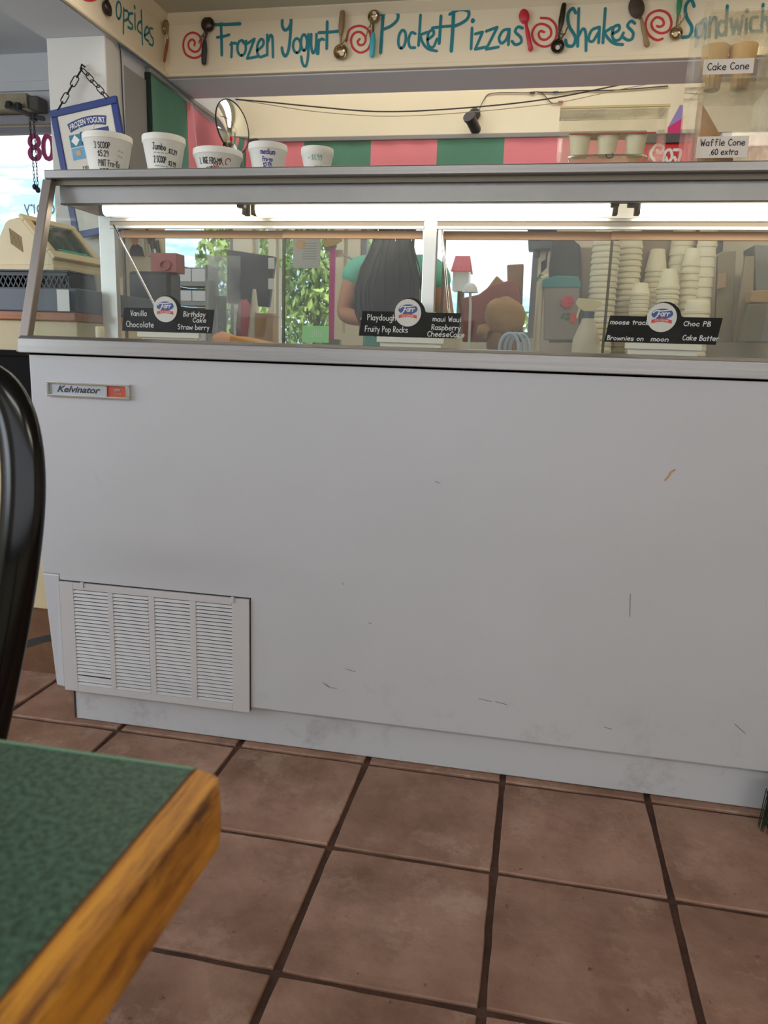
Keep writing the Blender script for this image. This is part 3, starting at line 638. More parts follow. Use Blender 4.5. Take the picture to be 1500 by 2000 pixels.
paint('red_spiral', Z2, [[(222, 372), (190, 412), (140, 424), (85, 395), (68, 325), (90, 262), (140, 240), (188, 265), (200, 325), (180, 370), (148, 380), (113, 355), (107, 315), (130, 290), (152, 305), (150, 335)]], RED, front, .0085)
paint('red_spiral', Z2, [[(1262, 302), (1285, 220), (1355, 190), (1420, 218), (1442, 290), (1420, 360), (1362, 386), (1310, 350), (1297, 290), (1320, 245), (1365, 236), (1402, 275), (1392, 322), (1358, 330), (1344, 305), (1360, 286)]], RED, front, .0085)
paint('red_spiral', Z3, [[(1335, 132), (1400, 140), (1446, 190), (1448, 270), (1405, 330), (1345, 340), (1290, 305), (1272, 245), (1300, 190), (1350, 176), (1402, 205), (1410, 255), (1375, 290), (1335, 285), (1320, 250), (1335, 228), (1362, 236)]], RED, front, .0085)
paint('red_spiral', Z4, [[(765, 270), (725, 280), (670, 245), (645, 175), (670, 105), (735, 74), (800, 95), (826, 160), (805, 215), (750, 232), (700, 205), (688, 160), (720, 122), (762, 135), (772, 170), (745, 188), (725, 182)]], RED, front, .0085)
lx = lambda s, **k: paint('lettering', Z1, s, TEAL, left, .0085, onL, flf)
lx([E_(868, 75, 18, 62), [(905, 60), (902, 245)], [(905, 75), (935, 85), (936, 135), (905, 155)], [(970, 98), (945, 105), (942, 150), (970, 185), (962, 212), (936, 198)], [(987, 100), (988, 215)], (1.5, [(985, 50), (985, 56)]),
    [(1036, 155), (1012, 170), (1006, 215), (1036, 250)], [(1033, 75), (1042, 325)], [(1055, 262), (1088, 235), (1078, 196), (1060, 222), (1060, 280), (1088, 302)], [(1116, 210), (1094, 210), (1100, 255), (1120, 290), (1115, 332), (1090, 320)]])
paint('red_spiral', Z1, [[(700, -8), (660, 2), (610, -10), (575, -60)]], RED, left, .0085, onL, flf)
# ---- utensils fixed to the soffit
DARKM = mat('tarnished_metal', (74, 66, 60), .35, .85, var=.2, scale=30); BRASSY = mat('tarnished_silver', (170, 150, 118), .25, .95, var=.15, scale=30)
WOODH = mat('pale_wood_handle', (150, 122, 84), .6, var=.15, scale=14, stretch=(6, 6, 1)); WOODR = mat('red_wood_handle', (150, 84, 52), .6, var=.15, scale=14, stretch=(6, 6, 1))
TURQ = mat('turquoise_plastic', (72, 168, 178), .4); GRNP = mat('green_plastic', (28, 140, 84), .4); REDP = mat('red_plastic', (200, 38, 62), .4); DWOOD = mat('dark_wood', (72, 56, 42), .6, var=.2, scale=20)
BLKH = mat('dark_handle', (48, 46, 48), .5)
def utensil(label, kind, bowl, rb, neck, h1, hw, bm, hm, lever=True, on='F', cat='scoop', zf=Z2, flatb=False, concave=True, ends=(.7, 1.0, .85)):
    if on == 'F':
        pt = lambda uv, d: (lambda p: Vector((p.x, YF-d, p.z)))(P(*zf(*uv), YF)); nrm = Vector((0, -1, 0))
    else:
        pt = lambda uv, d: (lambda p: Vector((XF+d, p.y, p.z)))(PXp(*zf(*uv), XF)); nrm = Vector((1, 0, 0))
    c = pt(bowl, .0); R = (pt((bowl[0]+rb, bowl[1]), 0)-pt((bowl[0], bowl[1]), 0)).length if on == 'F' else .024
    root = thing(kind, label, cat, c, 0, 'old utensils fixed along the lettered soffit')
    nk = pt(neck, .02); he = pt(h1, .018); ax = (he-nk).normalized(); sd = ax.cross(nrm)
    rot = Matrix((sd, nrm, ax)).transposed()
    Hw = R*hw/rb/2 if on == 'F' else .008
    if flatb:                                               # spoon: long oval bowl
        b = MB(); L = R*1.35; cc = pt(bowl, .012)
        b.lathe([(math.sin(math.pi*j/12), -math.cos(math.pi*j/12)) for j in range(13)], 22, cc, rot @ Matrix.Diagonal((R, .007, L)))
        b.build('spoon_bowl', bm, root, smooth=True)
        b = MB().lathe([(math.sin(math.pi*j/12), -math.cos(math.pi*j/12)) for j in range(13)], 18, cc+nrm*.0045, rot @ Matrix.Diagonal((R*.72, .004, L*.78))); b.build('bowl_hollow', bm, root, smooth=True)
    else:
        cc = pt(bowl, R*.55); b = MB()
        b.lathe([(R*math.sin(math.radians(a)), -R*.8*math.cos(math.radians(a))) for a in range(0, 91, 10)]+[(R*1.05, .0), (R*1.05, .002), (R*.93, .002)]+([(R*.9*math.sin(math.radians(a)), -R*.6*math.cos(math.radians(a))) for a in range(80, -1, -16)] if concave else [(R*.9*math.sin(math.radians(a)), R*.45*math.cos(math.radians(a))) for a in range(80, -1, -16)]),
                28, cc, Matrix((sd, ax, nrm)).transposed())
        b.build('scoop_bowl', bm, root, smooth=True)
        if concave:
            b = MB().tube([cc+sd*R*.75*math.cos(a)+ax*R*.75*math.sin(a)+nrm*(-R*.15-R*.35*abs(math.sin(a))) for a in [math.radians(t) for t in range(-80, 81, 20)]], R*.09, 6); b.build('scraper_blade', bm, root, smooth=True)
    base = pt(bowl, .018)+ax*R*(1.25 if flatb else .95)
    if (nk-base).dot(ax) > .004:
        MB().tube([base, nk], [.0052, .0046], 8).build('shank', bm, root, smooth=True)
        if lever:
            mid = base.lerp(nk, .6); b = MB(); b.tube([base+sd*.004, mid+sd*.02, nk+sd*.026+ax*.012], .0022, 6); b.tube([mid+sd*.02, mid-sd*.004], .0018, 6); b.tube([base-ax*R*.2, base+sd*.012, nk+sd*.008], .0016, 6)
            b.build('thumb_lever', bm, root, smooth=True)
    L = (he-nk).length
    MB().lathe([(Hw*.55, 0), (Hw*ends[0], L*.06), (Hw*ends[1], L*.35), (Hw*ends[1]*.95, L*.6), (Hw*ends[2], L*.93), (Hw*.5, L)], 16, nk, rot, sy=.8).build('handle', hm, root, smooth=True)
    return root
utensil('dark tarnished scoop with black handle left of the word Frozen', 'ice_cream_scoop', (257, 190), 45, (240, 310), (231, 485), 40, DARKM, BLKH, concave=False)
utensil('upside-down scoop with pale wooden handle after the word Yogurt', 'ice_cream_scoop', (1227, 392), 50, (1230, 272), (1242, 92), 44, BRASSY, WOODH)
utensil('bright scoop with turquoise handle left of the word Pocket', 'ice_cream_scoop', (118, 132), 42, (116, 255), (106, 432), 44, BRASSY, TURQ, zf=Z3)
utensil('red plastic spoon after the word Pizzas', 'serving_spoon', (1215, 130), 38, (1228, 190), (1265, 388), 38, REDP, REDP, lever=False, cat='spoon', zf=Z3, flatb=True, ends=(.6, .85, 1.0))
utensil('dark scoop with ornate metal handle left of the word Shakes', 'ice_cream_scoop', (32, 332), 45, (48, 225), (78, 36), 42, DARKM, DARKM, zf=Z4)
utensil('dark wooden spoon with pale handle after the word Shakes', 'serving_spoon', (580, 62), 55, (612, 150), (655, 340), 42, DWOOD, WOODH, lever=False, cat='spoon', zf=Z4, flatb=True, ends=(.55, .8, 1.05))
utensil('scoop with green handle at the right end of the soffit', 'ice_cream_scoop', (855, 242), 45, (868, 120), (888, -70), 40, BRASSY, GRNP, zf=Z4)
utensil('dark metal scoop above the left soffit lettering', 'ice_cream_scoop', (765, 60), 48, (752, 8), (735, -150), 30, DARKM, BLKH, on='L', zf=Z1, concave=False)
utensil('peeler with reddish wooden handle at the left soffit corner', 'peeler', (1198, 200), 16, (1195, 290), (1172, 455), 40, BRASSY, WOODR, lever=False, on='L', cat='utensil', zf=Z1, flatb=True)
# ================================================================== VALANCES, MIRROR, CAMERA, CABLES
def wavy(mb, fn, a0, a1, z0, z1, n=14, amp=.006, th=.003, per=2.0):
    vs = []; fs = []
    for side in (0, th):
        for i in range(n+1):
            for j, z in enumerate((z0, (z0+z1)/2, z1)):
                a = a0+(a1-a0)*i/n; d = amp*math.sin(per*2*math.pi*i/n+j)*(1-.7*j/2)+side; vs.append(fn(a, d, z))
    m = (n+1)*3
    for i in range(n):
        for j in range(2):
            p = i*3+j; fs += [(p, p+3, p+4, p+1), (m+p, m+p+1, m+p+4, m+p+3)]
        fs += [(i*3, m+i*3, m+i*3+3, i*3+3), (i*3+2, i*3+5, m+i*3+5, m+i*3+2)]
    mb.add(vs, fs); return mb
val = thing('striped_valance', 'pink and green striped cloth valance along the back windows', 'valance', (0, YB-.04, 1.78))
xs = [-.955, -.905, P(594, 300, 2.4).x, P(724, 300, 2.4).x, P(853, 300, 2.4).x, P(984, 300, 2.4).x, 1.02]
for i in range(len(xs)-1):
    b = MB(); wavy(b, lambda a, d, z: (a, YB-.045-d, z), xs[i], xs[i+1], 1.72, 2.0, amp=.005); b.build('cloth_panel', PINK if i % 2 else GREEN, val, smooth=True)
MB().box(-.955, 1.02, YB-.06, YB-.03, 2.0, 2.022).build('curtain_rail', mat('rail_grey', (150, 148, 146), .5, .3), val, bevel=.003)
val2 = thing('striped_valance', 'valance of green and pink cloth along the left side opening', 'valance', (-.95, 1.95, 1.62))
ys = [1.475, 1.80, 2.40]
for i in range(2):
    b = MB(); wavy(b, lambda a, d, z: (-.955+d, a, z-(.03*(a-1.47))), ys[i], ys[i+1], 1.60 if i == 0 else 1.70, 2.035, amp=.014, per=1.1); b.build('cloth_panel', (GREEN, PINK)[i], val2, smooth=True)
MB().box(-.965, -.94, 1.46, 2.40, 2.03, 2.052).build('curtain_rail', MC['rail_grey'], val2, bevel=.003)
MB().box(-.97, -.945, 1.455, 1.47, 1.60, 2.03).build('dark_edge', mat('dark_cloth_edge', (30, 40, 36), .9), val2)
tag(MB().box(-1.04, -.957, 1.282, 1.455, .0, 2.0).build('grey_side_post', GREYW, bevel=.004), 'flat grey post between the column and green valance', 'post')
# convex mirror
mc = P(455, 247, 2.02); mr = thing('convex_mirror', 'round convex security mirror edged in black above the cups', 'mirror', mc)
rotm = Euler((math.radians(90-6), 0, math.radians(72))).to_matrix()
R = .116
MB().lathe([(0, .030)]+[(R*math.sin(math.radians(a))/math.sin(math.radians(50)), .03-.09*(1-math.cos(math.radians(a)))) for a in range(6, 51, 4)], 40, (0, 0, 0), rotm).build('mirror_dome', mat('mirror_silver', (235, 238, 238), .02, 1), mr, smooth=True, local=True)
MB().tube([rotm @ Vector((R*math.cos(a), R*math.sin(a), -.002)) for a in [2*math.pi*k/40 for k in range(40)]], .0035, 8, closed=True).build('mirror_rim', BLACK, mr, smooth=True, local=True)
MB().lathe([(R*.98, -.006), (R*.6, -.018), (0, -.02)], 24, (0, 0, 0), rotm).build('mirror_back', mat('mirror_backing', (60, 58, 56), .7), mr, local=True)
MB().tube([rotm @ Vector((0, 0, -.02)), rotm @ Vector((.02, -.06, -.08)), (0.0, .30, .02), (0, YB-mc.y, .03)], .006, 8).build('mirror_arm', BLACK, mr, smooth=True, local=True)
# bullet security camera on the cream wall
cc = P(921, 237, 2.36); cam_ = thing('security_camera', 'black bullet security camera hanging on the cream wall', 'security camera', cc)
rc = Euler((math.radians(62), 0, math.radians(-22))).to_matrix()
MB().lathe([(0, -.065), (.022, -.065), (.026, -.055), (.026, .02), (.030, .022), (.030, .034), (.026, .034)], 24, (0, 0, 0), rc).build('camera_body', mat('camera_grey', (52, 50, 50), .4), cam_, smooth=True, local=True)
MB().lathe([(.0255, .028), (.018, .033), (0, .034)], 24, (0, 0, 0), rc).build('lens_glass', BLACKG, cam_, smooth=True, local=True)
MB().tube([rc @ Vector((0, 0, -.05)), (.005, .05, .05), (.005, YB-cc.y-.012, .055)], .008, 8).build('camera_arm', MC['camera_grey'], cam_, smooth=True, local=True)
MB().lathe([(.028, 0), (.028, .012), (.02, .014)], 20, (.005, YB-cc.y-.001, .055), Matrix.Rotation(math.pi/2, 3, 'X')).build('camera_mount', MC['camera_grey'], cam_, local=True)
pts = [P(933, 222, 2.40), P(945, 195, YB-.006), P(962, 182, YB-.006), P(1030, 181, YB-.006), P(1050, 179, YB-.006), P(1062, 185, YB-.006), P(1078, 201, YB-.006), P(1098, 199, YB-.006)]
cb = MB().tube(smooth_path(pts, 5), .0022, 6).build('camera_cable', mat('dark_cable', (70, 66, 62), .6), cam_, smooth=True)
pts = [P(1050, 180, YB-.006), P(1100, 180, YB-.006), P(1130, 177, YB-.006), P(1200, 176, YB-.006), P(1305, 168, YB-.006)]
MB().tube(smooth_path(pts, 5), .0026, 6).build('camera_cable', MC['dark_cable'], cam_, smooth=True)
for u, v, m in ((1040, 181, 'dark_cable'), (1085, 180, 'cable_blue'), (1095, 199, 'cable_red')):
    q = P(u, v, YB-.008); MB().tube([q-Vector((.012, 0, 0)), q+Vector((.012, 0, .001))], .0045, 8).build('cable_plug', mat(m, {'cable_blue': (60, 70, 160), 'cable_red': (190, 60, 50), 'dark_cable': (0, 0, 0)}[m], .5), cam_)
for i, (m, r, dv, lab) in enumerate((('black_wire', .0032, 0, 'thick dark cable sagging across the cream wall'), ('thin_wire', .0016, 9, 'thin pale wire sagging just below the thick cable'))):
    pts = [P(460, 194, 1.9), P(520, 199+dv*.5, 2.0), P(600, 207+dv, 2.1), P(700, 216+dv, 2.25), P(760, 218+dv, 2.28), P(830, 216+dv, 2.3), P(930, 209+dv, 2.3), P(1020, 200+dv, 2.3), P(1100, 188+dv*1.2, 2.3), P(1200, 168+dv, 2.32), P(1262, 156+dv, 2.34)]
    tag(MB().tube(smooth_path(pts, 5), r, 6).build('cable', mat(m, ((52, 52, 58), (150, 140, 120))[i], .6), smooth=True), lab, 'cable')
pts = [PXp(232, 86, XF+.006), PXp(236, 110, -.95), PXp(240, 200, -.948), PXp(246, 300, -.946), PXp(247, 330, -.945)]
tag(MB().tube(smooth_path(pts, 4), .0025, 6).build('cable', mat('blue_black_wire', (44, 48, 78), .6), smooth=True), 'dark wire running down the column edge beside the menu board', 'cable')
pts = [PXp(230, 86, XF+.004), PXp(290, 128, XF+.004), PXp(340, 168, XF+.004), PXp(372, 195, XF+.004)]
tag(MB().tube(pts, .003, 6).build('cable', mat('blue_wire', (66, 104, 150), .6), smooth=True), 'blue wire tacked along the lower edge of the left soffit', 'cable')
pts = [P(374, 195, 1.84), P(379, 240, 1.84), P(384, 288, 1.84), P(384, 320, 1.84)]
tag(MB().tube(pts, .0014, 6).build('hanging_string', PAPER, smooth=True), 'thin white pull cord hanging before the pink cloth', 'cord')
# ================================================================== MENU BOARD ON CHAIN
mb0 = P(184, 330, 1.10); bd = thing('menu_board', 'blue framed frozen yogurt menu board hanging tilted on a chain', 'sign', mb0)
ROT = Matrix.Rotation(math.radians(-9.5), 3, 'Y')
wB, hB = .272, .455
def T3(x, y, z): return ROT @ Vector((x, y, z))
b = MB(); b.M = ROT.to_4x4(); t = .026
b.box(-wB/2, wB/2, 0, .014, hB/2-t, hB/2).box(-wB/2, wB/2, 0, .014, -hB/2, -hB/2+t).box(-wB/2, -wB/2+t, 0, .014, -hB/2+t, hB/2-t).box(wB/2-t, wB/2, 0, .014, -hB/2+t, hB/2-t)
b.build('board_frame', BLUE, bd, local=True, bevel=.003)
b = MB(); b.M = ROT.to_4x4(); b.box(-wB/2+t, wB/2-t, .004, .010, -hB/2+t, hB/2-t); b.build('board_panel', mat('board_cream', (208, 202, 190), .6), bd, local=True)
fb = lambda x, z: tuple(T3(x, .0030, z)); fb2 = lambda x, z: tuple(T3(x, .0022, z))
b = MB(); n = 12; vs = []
for q in range(n+1):
    a = -1+2*q/n; vs += [fb(.004+.072*a, .166-.012*a*a-.015), fb(.004+.080*a, .166-.012*a*a+.015)]
b.add(vs, [(2*q, 2*q+2, 2*q+3, 2*q+1) for q in range(n)]); b.build('blue_arch', BLUE, bd, local=True)
vs, fs = font_mesh('FROZEN YOGURT', .0265, offset=.0004); k = .142/(max(v.x for v in vs)-min(v.x for v in vs)); b = MB()
b.add([fb2(.004+v.x*k, .157+v.y-2.2*(v.x*k)**2) for v in vs], fs); b.build('lettering', PAPER, bd, local=True)
def patch(x0, x1, z0, z1, m, name, sk=0): MB().add([fb(x0, z0), fb(x1, z0+sk), fb(x1, z1+sk), fb(x0, z1)], [(0, 1, 2, 3)]).build(name, m, bd, local=True)
patch(-.078, -.032, .088, .130, mat('menu_teal', (36, 120, 140), .5), 'teal_field'); patch(-.032, .084, .088, .134, BLUE, 'blue_field'); patch(-.078, .02, .044, .084, mat('menu_sky', (98, 156, 190), .5, var=.1, scale=30), 'sky_field')
MB().add([fb2(-.072, .109), fb2(-.055, .090), fb2(-.038, .109), fb2(-.055, .128)], [(0, 1, 2, 3)]).build('white_diamond', PAPER, bd, local=True)
MB().add([fb2(-.02, .046), fb2(.02, .046), fb2(.02, .066)], [(0, 1, 2)]).build('green_corner', mat('menu_green', (120, 160, 80), .5), bd, local=True)
MB().add([fb2(-.062, .056), fb2(-.042, .056), fb2(-.042, .074), fb2(-.062, .074)], [(0, 1, 2, 3)]).build('tan_mark', mat('menu_tan', (190, 160, 110), .5), bd, local=True)
b = MB(); write(b, 'sweet', -.028, .100, .020, .003, fb2, width=.07, jit=0); strip(b, [(-.03, .150), (-.02, .134)], .003, fb2); strip(b, [(.03, .150), (.02, .134)], .003, fb2); b.build('lettering', PAPER, bd, local=True)
b = MB(); write(b, 'Dreamy', -.058, .006, .018, .0022, fb2, width=.07, jit=0); b.build('lettering', mat('menu_ink', (90, 86, 80), .6), bd, local=True)
def chain(pts, parent, r=.0026, L=.026, w=.007, name='chain_link', local=True):
    pts = [Vector(p) for p in pts]; d = []
    tot = sum((pts[i+1]-pts[i]).length for i in range(len(pts)-1)); n = max(2, round(tot/(L*.84)))
    me0 = None
    for k in range(n):
        s = (k+.5)/n*tot; i = 0
        while i < len(pts)-2 and s > (pts[i+1]-pts[i]).length: s -= (pts[i+1]-pts[i]).length; i += 1
        dr = (pts[i+1]-pts[i]).normalized(); c = pts[i]+dr*s
        if me0 is None:
            b = MB(); lp = [(w*math.cos(a), 0, (L/2-w)*(1 if math.sin(a) > 0 else -1)+w*math.sin(a)) for a in [2*math.pi*q/14+.1 for q in range(14)]]
            b.tube(lp, r, 6, closed=True); o = b.build(name, mat('dark_iron', (48, 42, 40), .45, .7), parent, smooth=True, local=True); me0 = o
        else:
            o = me0.copy(); COL.objects.link(o); o.parent = parent
        q = dr.to_track_quat('Z', 'Y'); o.rotation_mode = 'QUATERNION'; o.rotation_quaternion = q @ Euler((0, 0, (k % 2)*math.radians(75)+.3)).to_quaternion(); o.location = c
hk = P(160, 134, 1.13)-mb0; la = T3(-wB/2+.03, .007, hB/2-.004); lb = T3(wB/2-.035, .007, hB/2-.004)
chain([la, hk], bd, L=.040, w=.0095, r=.0021); chain([hk, lb], bd, L=.040, w=.0095, r=.0021)
MB().tube([hk+Vector((0, .022, .012)), hk+Vector((0, .0, .014)), hk+Vector((0, -.006, .002)), hk+Vector((0, 0, -.006))], .003, 8).build('wall_hook', mat('dark_iron', (0, 0, 0)), bd, smooth=True, local=True)
# ================================================================== ACRYLIC CONE DISPLAYS
a, c = P(1090, 317, .20), P(1292, 317, .20); ax0, ax1 = a.x, c.x; ay0, ay1 = .20, .34
zt = P(1090, 205, .22).z
d1 = thing('cup_display_case', 'small clear acrylic display box holding three cups, left of the cone display', 'display case', ((ax0+ax1)/2, .27, ZS))
MB().box(ax0, ax1, ay0, ay0+.004, ZS+.012, zt-.018).build('front_panel', ACR, d1); MB().box(ax0, ax1, ay1-.004, ay1, ZS+.012, zt).build('back_panel', ACR, d1)
for x in (ax0-.004, ax1): MB().prism([(x, ay0, ZS+.012), (x, ay1, ZS+.012), (x, ay1, zt), (x, ay0, zt-.018)], (.004, 0, 0)).build('side_panel', ACR if x < ax0 else ACRE, d1)
MB().prism([(ax0-.004, ay0-.006, zt-.018), (ax0-.004, ay1, zt), (ax0-.004, ay1, zt+.004), (ax0-.004, ay0-.006, zt-.013)], (ax1-ax0+.010, 0, 0)).build('sloping_lid', ACRE, d1)
MB().box(ax0-.008, ax1+.008, ay0-.008, ay1+.004, ZS, ZS+.012).build('base_strip', mat('cream_acrylic', (226, 206, 150), .3), d1, bevel=.002)
MB().tube([(ax0-.004, ay0-.007, zt-.014), (ax1+.006, ay0-.007, zt-.014)], .0028, 8).build('lid_edge', mat('gold_edge', (238, 212, 150), .25), d1, smooth=True)
# holder tray with three round holes
b = MB(); tx0, tx1 = ax0+.026, ax1-.032; b.box(tx0, tx1, .24, .30, ZS+.088, ZS+.092); b.build('holder_tray', mat('silver_tray', (190, 186, 160), .25, .6), d1, bevel=.0015)
MB().box(ax0+.02, ax1-.012, .238, .242, ZS+.0855, ZS+.088).build('red_stripe', mat('tray_red', (190, 70, 66), .5), d1)
for k in range(3):
    x = tx0+(tx1-tx0)*(.12+.38*k)
    r = thing('paper_cup', 'small cream cup in the display box, %s of three' % ('leftmost', 'middle one', 'rightmost')[k], 'cup', (x, .27, ZS+.045), 0, 'cups in the small display box')
    MB().lathe([(0, 0), (.018, 0), (.0235, .043), (.0255, .0435), (.0255, .0455), (.022, .0455), (.017, .004), (0, .004)], 24).build('cup_body', FOAMC, r, smooth=True, local=True)
b = MB(); pts = [(tx0-.002, .236, ZS+.028), (tx0+.008, .236, ZS+.040), (tx1-.008, .236, ZS+.040), (tx1+.002, .236, ZS+.028)]
b.tube(smooth_path(pts, 4), .0022, 8); b.build('cup_rest_wire', CHROME, d1, smooth=True)
MB().box(tx0, tx1, .238, .302, ZS+.040, ZS+.0445).build('cup_rest', ACRE, d1)
b = MB(); strip(b, smooth_path([Vector(p) for p in ((.745+.03, 1.402), (.777, 1.396), (.783, 1.394), (.79, 1.398), (.788, 1.404))], 4), .0016, lambda x, z: (x, ay0-.0006, z)); b.build('pen_squiggle', INK, d1)
# tall cone display on the right
bx0, bx1 = P(1362, 300, .17).x, 1.30; by0, by1 = .17, .36; bzt = P(1400, 24, .17).z
d2 = thing('cone_display_case', 'tall clear acrylic cone display with Cake Cone and Waffle Cone labels', 'display case', ((bx0+bx1)/2, .26, ZS))
MB().box(bx0, bx1, by0, by0+.004, ZS+.004, bzt).build('front_panel', ACR, d2); MB().box(bx0, bx1, by1-.004, by1, ZS+.004, bzt).build('back_panel', ACR, d2)
MB().box(bx0-.012, bx0, by0-.004, by1, ZS+.004, bzt+.02).build('side_panel', ACRE, d2); MB().box(1.095, 1.10, by0+.006, by1-.006, ZS+.006, bzt).build('divider', ACRE, d2)
MB().box(bx1, bx1+.005, by0, by1, ZS+.004, bzt).build('side_panel', ACR, d2)
MB().box(bx0-.012, bx1, by0, by1, ZS, ZS+.006).build('floor_panel', ACRE, d2); MB().box(bx0, bx1, by0, by1, bzt, bzt+.005).build('lid', ACRE, d2)
sh = P(1400, 152, .18).z; MB().box(bx0, 1.095, by0+.005, by1-.005, sh-.004, sh).build('cone_shelf', ACRE, d2)
LAB = mat('label_paper', (236, 226, 214), .75)
def label(u0, v0, u1, v1, lines, nm):
    p, q = P(u0, v1, .169), P(u1, v0, .169); MB().box(p.x, q.x, .1690, .1698, p.z, q.z).build(nm, LAB, d2)
    b = MB(); w_, h_ = q.x-p.x, q.z-p.z
    for s, x, z, hh, ww in lines: write(b, s, p.x+x*w_, p.z+z*h_, hh*h_, .0017, lambda u, v: (u, .1684, v), width=ww*w_)
    b.build('label_lettering', INK, d2)
label(1372, 113, 1474, 146, [('Cake Cone', .08, .28, .46, .84)], 'cone_label'); label(1358, 265, 1464, 309, [('Waffle Cone', .06, .56, .30, .88), ('.60 extra', .26, .14, .28, .56)], 'cone_label')
WAF = mat('waffle_cone', (196, 142, 84), .7, var=.12, scale=40, bump=.3, bscale=140); CAKE = mat('cake_cone', (226, 184, 120), .7, var=.08, scale=30)
b = MB(); c0 = P(1357, 263, .25); c1 = P(1362, 172, .25); c0.z = ZS+.052
ang = math.radians(0); H = .115
r = thing('waffle_cone', 'brown waffle cone standing point up behind the Waffle Cone label', 'cone', (bx0+.047, .262, ZS+.0195)); r.rotation_euler = (0, -.29, 0)
b = MB(); b.lathe([(.046, 0), (.0475, .004), (.012, .12), (.002, .148), (0, .149)], 28); b.build('cone_body', WAF, r, smooth=True, local=True); r.scale = (.95, .95, .95)
b = MB()
for k in range(9):
    for sgn in (-1, 1):
        pts = []
        for q in range(8):
            t = q/7; rr = .0478*(1-t)+.003*t; aa = 2*math.pi*k/9+sgn*t*1.6; pts.append((rr*math.cos(aa), rr*math.sin(aa), .002+.142*t))
        b.tube(pts, .0011, 4)
b.build('waffle_ridges', WAF, r, local=True)
for k, (u, v0, v1, nm) in enumerate(((1395, 80, 104, 'left'), (1450, 66, 104, 'right'))):
    x = P(u, 120, .26).x; hgt = P(u, v0+10 if k else v0-40, .26).z-sh
    r = thing('cake_cone', 'pale cake cone on the upper display shelf, the %s one' % nm, 'cone', (x, .262, sh+.0005), 0, 'cake cones in the display')
    h = .085; MB().lathe([(0, 0), (.0165, 0), (.0195, h*.5), (.0205, h*.52), (.026, h*.6), (.029, h), (.027, h), (.024, h*.62), (0, h*.6)], 20).build('cone_body', CAKE, r, smooth=True, local=True)
    b = MB()
    for q in range(12): a = 2*math.pi*q/12; b.tube([(.0167*math.cos(a), .0167*math.sin(a), .002), (.0197*math.cos(a), .0197*math.sin(a), h*.49)], .0012, 5)
    b.build('cone_ribs', CAKE, r, local=True)
b = MB()
for k in range(5): b.box(bx0+.004+k*.021, bx0+.0215+k*.021, .20, .33, ZS+.0062, ZS+.0064)
b.build('cone_crumb_sheet', mat('crumb_paper', (190, 150, 100), .8, var=.2, scale=60), d2)
# red drinks cooler behind
qa, qb = P(1290, 270, 2.2), P(1332, 318, 2.2)
fr = thing('drinks_cooler', 'tan drinks cooler with red script header, behind the acrylic display boxes', 'cooler', (1.20, 2.25, .95))
MB().box(1.04, 1.40, 2.12, 2.40, 1.62, qa.z-.04).build('cooler_header', mat('cooler_red', (214, 36, 40), .35), fr, bevel=.01)
MB().box(1.045, 1.395, 2.20, 2.40, .951, 1.62).build('cooler_body', mat('cooler_tan', (150, 138, 116), .5), fr, bevel=.01)
MB().box(1.04, 1.40, 2.115, 2.40, qa.z-.04, qa.z+.0).build('cooler_top', mat('cooler_grey', (96, 92, 92), .5), fr, bevel=.004)
b = MB(); f = lambda x, z: (x, 2.119, z); zc = P(1310, 312, 2.12).z
for st in ([(1.10, .0), (1.075, .035), (1.095, .07), (1.125, .06), (1.115, .035), (1.10, .05)], [(1.13, .0), (1.135, .04), (1.155, .05), (1.165, .02), (1.15, .0), (1.14, .02)], [(1.17, .05), (1.20, .045), (1.19, .0), (1.175, .02)], [(1.08, -.035), (1.12, -.02), (1.17, -.035), (1.22, -.02)]):
    strip(b, smooth_path([Vector(p) for p in st], 5), .012, lambda x, z: f(x, z+zc-.01))
b.build('script_lettering', mat('cooler_white', (240, 236, 230), .5), fr)
p = [P(1302, 276, 2.3), P(1330, 276, 2.3), P(1334, 205, 2.3), P(1328, 205, 2.3)]
pn = thing('hanging_banner', 'lilac and pink pennant hanging on the wall right of the cables', 'banner', (p[0].x, 2.3, p[0].z))
b = MB().prism([p[0]+Vector((0, 0, .06)), p[1]+Vector((0, 0, .10)), p[2], p[3]], (0, .01, 0)); b.build('lilac_cloth', mat('lilac_cloth', (158, 140, 200), .8), pn)
b = MB().prism([p[0]-Vector((0, 0, .03)), p[1]-Vector((0, 0, .03)), p[1]+Vector((0, 0, .10)), p[0]+Vector((0, 0, .06))], (0, .01, 0)); b.build('pink_cloth_band', mat('magenta_cloth', (214, 60, 120), .8), pn)

# ================================================================== LEFT SIDE: register counter, terminal, window things
ct = thing('register_counter', 'cream register counter with dark slab top and wooden edge, left of the cabinet', 'counter', (-1.5, .55, 0))
MB().box(-2.7, -.545, .25, .78, .205, 1.02).build('front_panel', mat('counter_cream', (206, 188, 150), .6, var=.04, scale=4), ct, bevel=.003)
BR = mat('brown_kick_tile', (112, 78, 52), .5, var=.15, scale=14); SL = mat('dark_slate', (48, 48, 48), .6)
MB().box(-2.7, -.545, .262, .78, .0, .205).build('kick_panel', BR, ct)
MB().prism([(-.80, .261, .085), (-.70, .261, .12), (-.545, .261, .155), (-.545, .261, .118), (-.70, .261, .10), (-.80, .261, .06)], (0, .002, 0)).build('slate_inlay', SL, ct)
MB().box(-2.7, -.54, .235, .79, 1.02, 1.042).build('wood_edge', mat('counter_wood_edge', (158, 100, 62), .5, var=.2, scale=10, stretch=(1, 6, 6)), ct, bevel=.003)
MB().box(-2.7, -.54, .25, .78, 1.042, 1.105).build('slab_top', mat('blue_grey_laminate', (74, 80, 92), .4), ct, bevel=.004)
q = P(30, 715, .2); bb = thing('black_bin', 'black box fixed to the cream counter front beside the cabinet', 'box', (-.72, .20, .80))
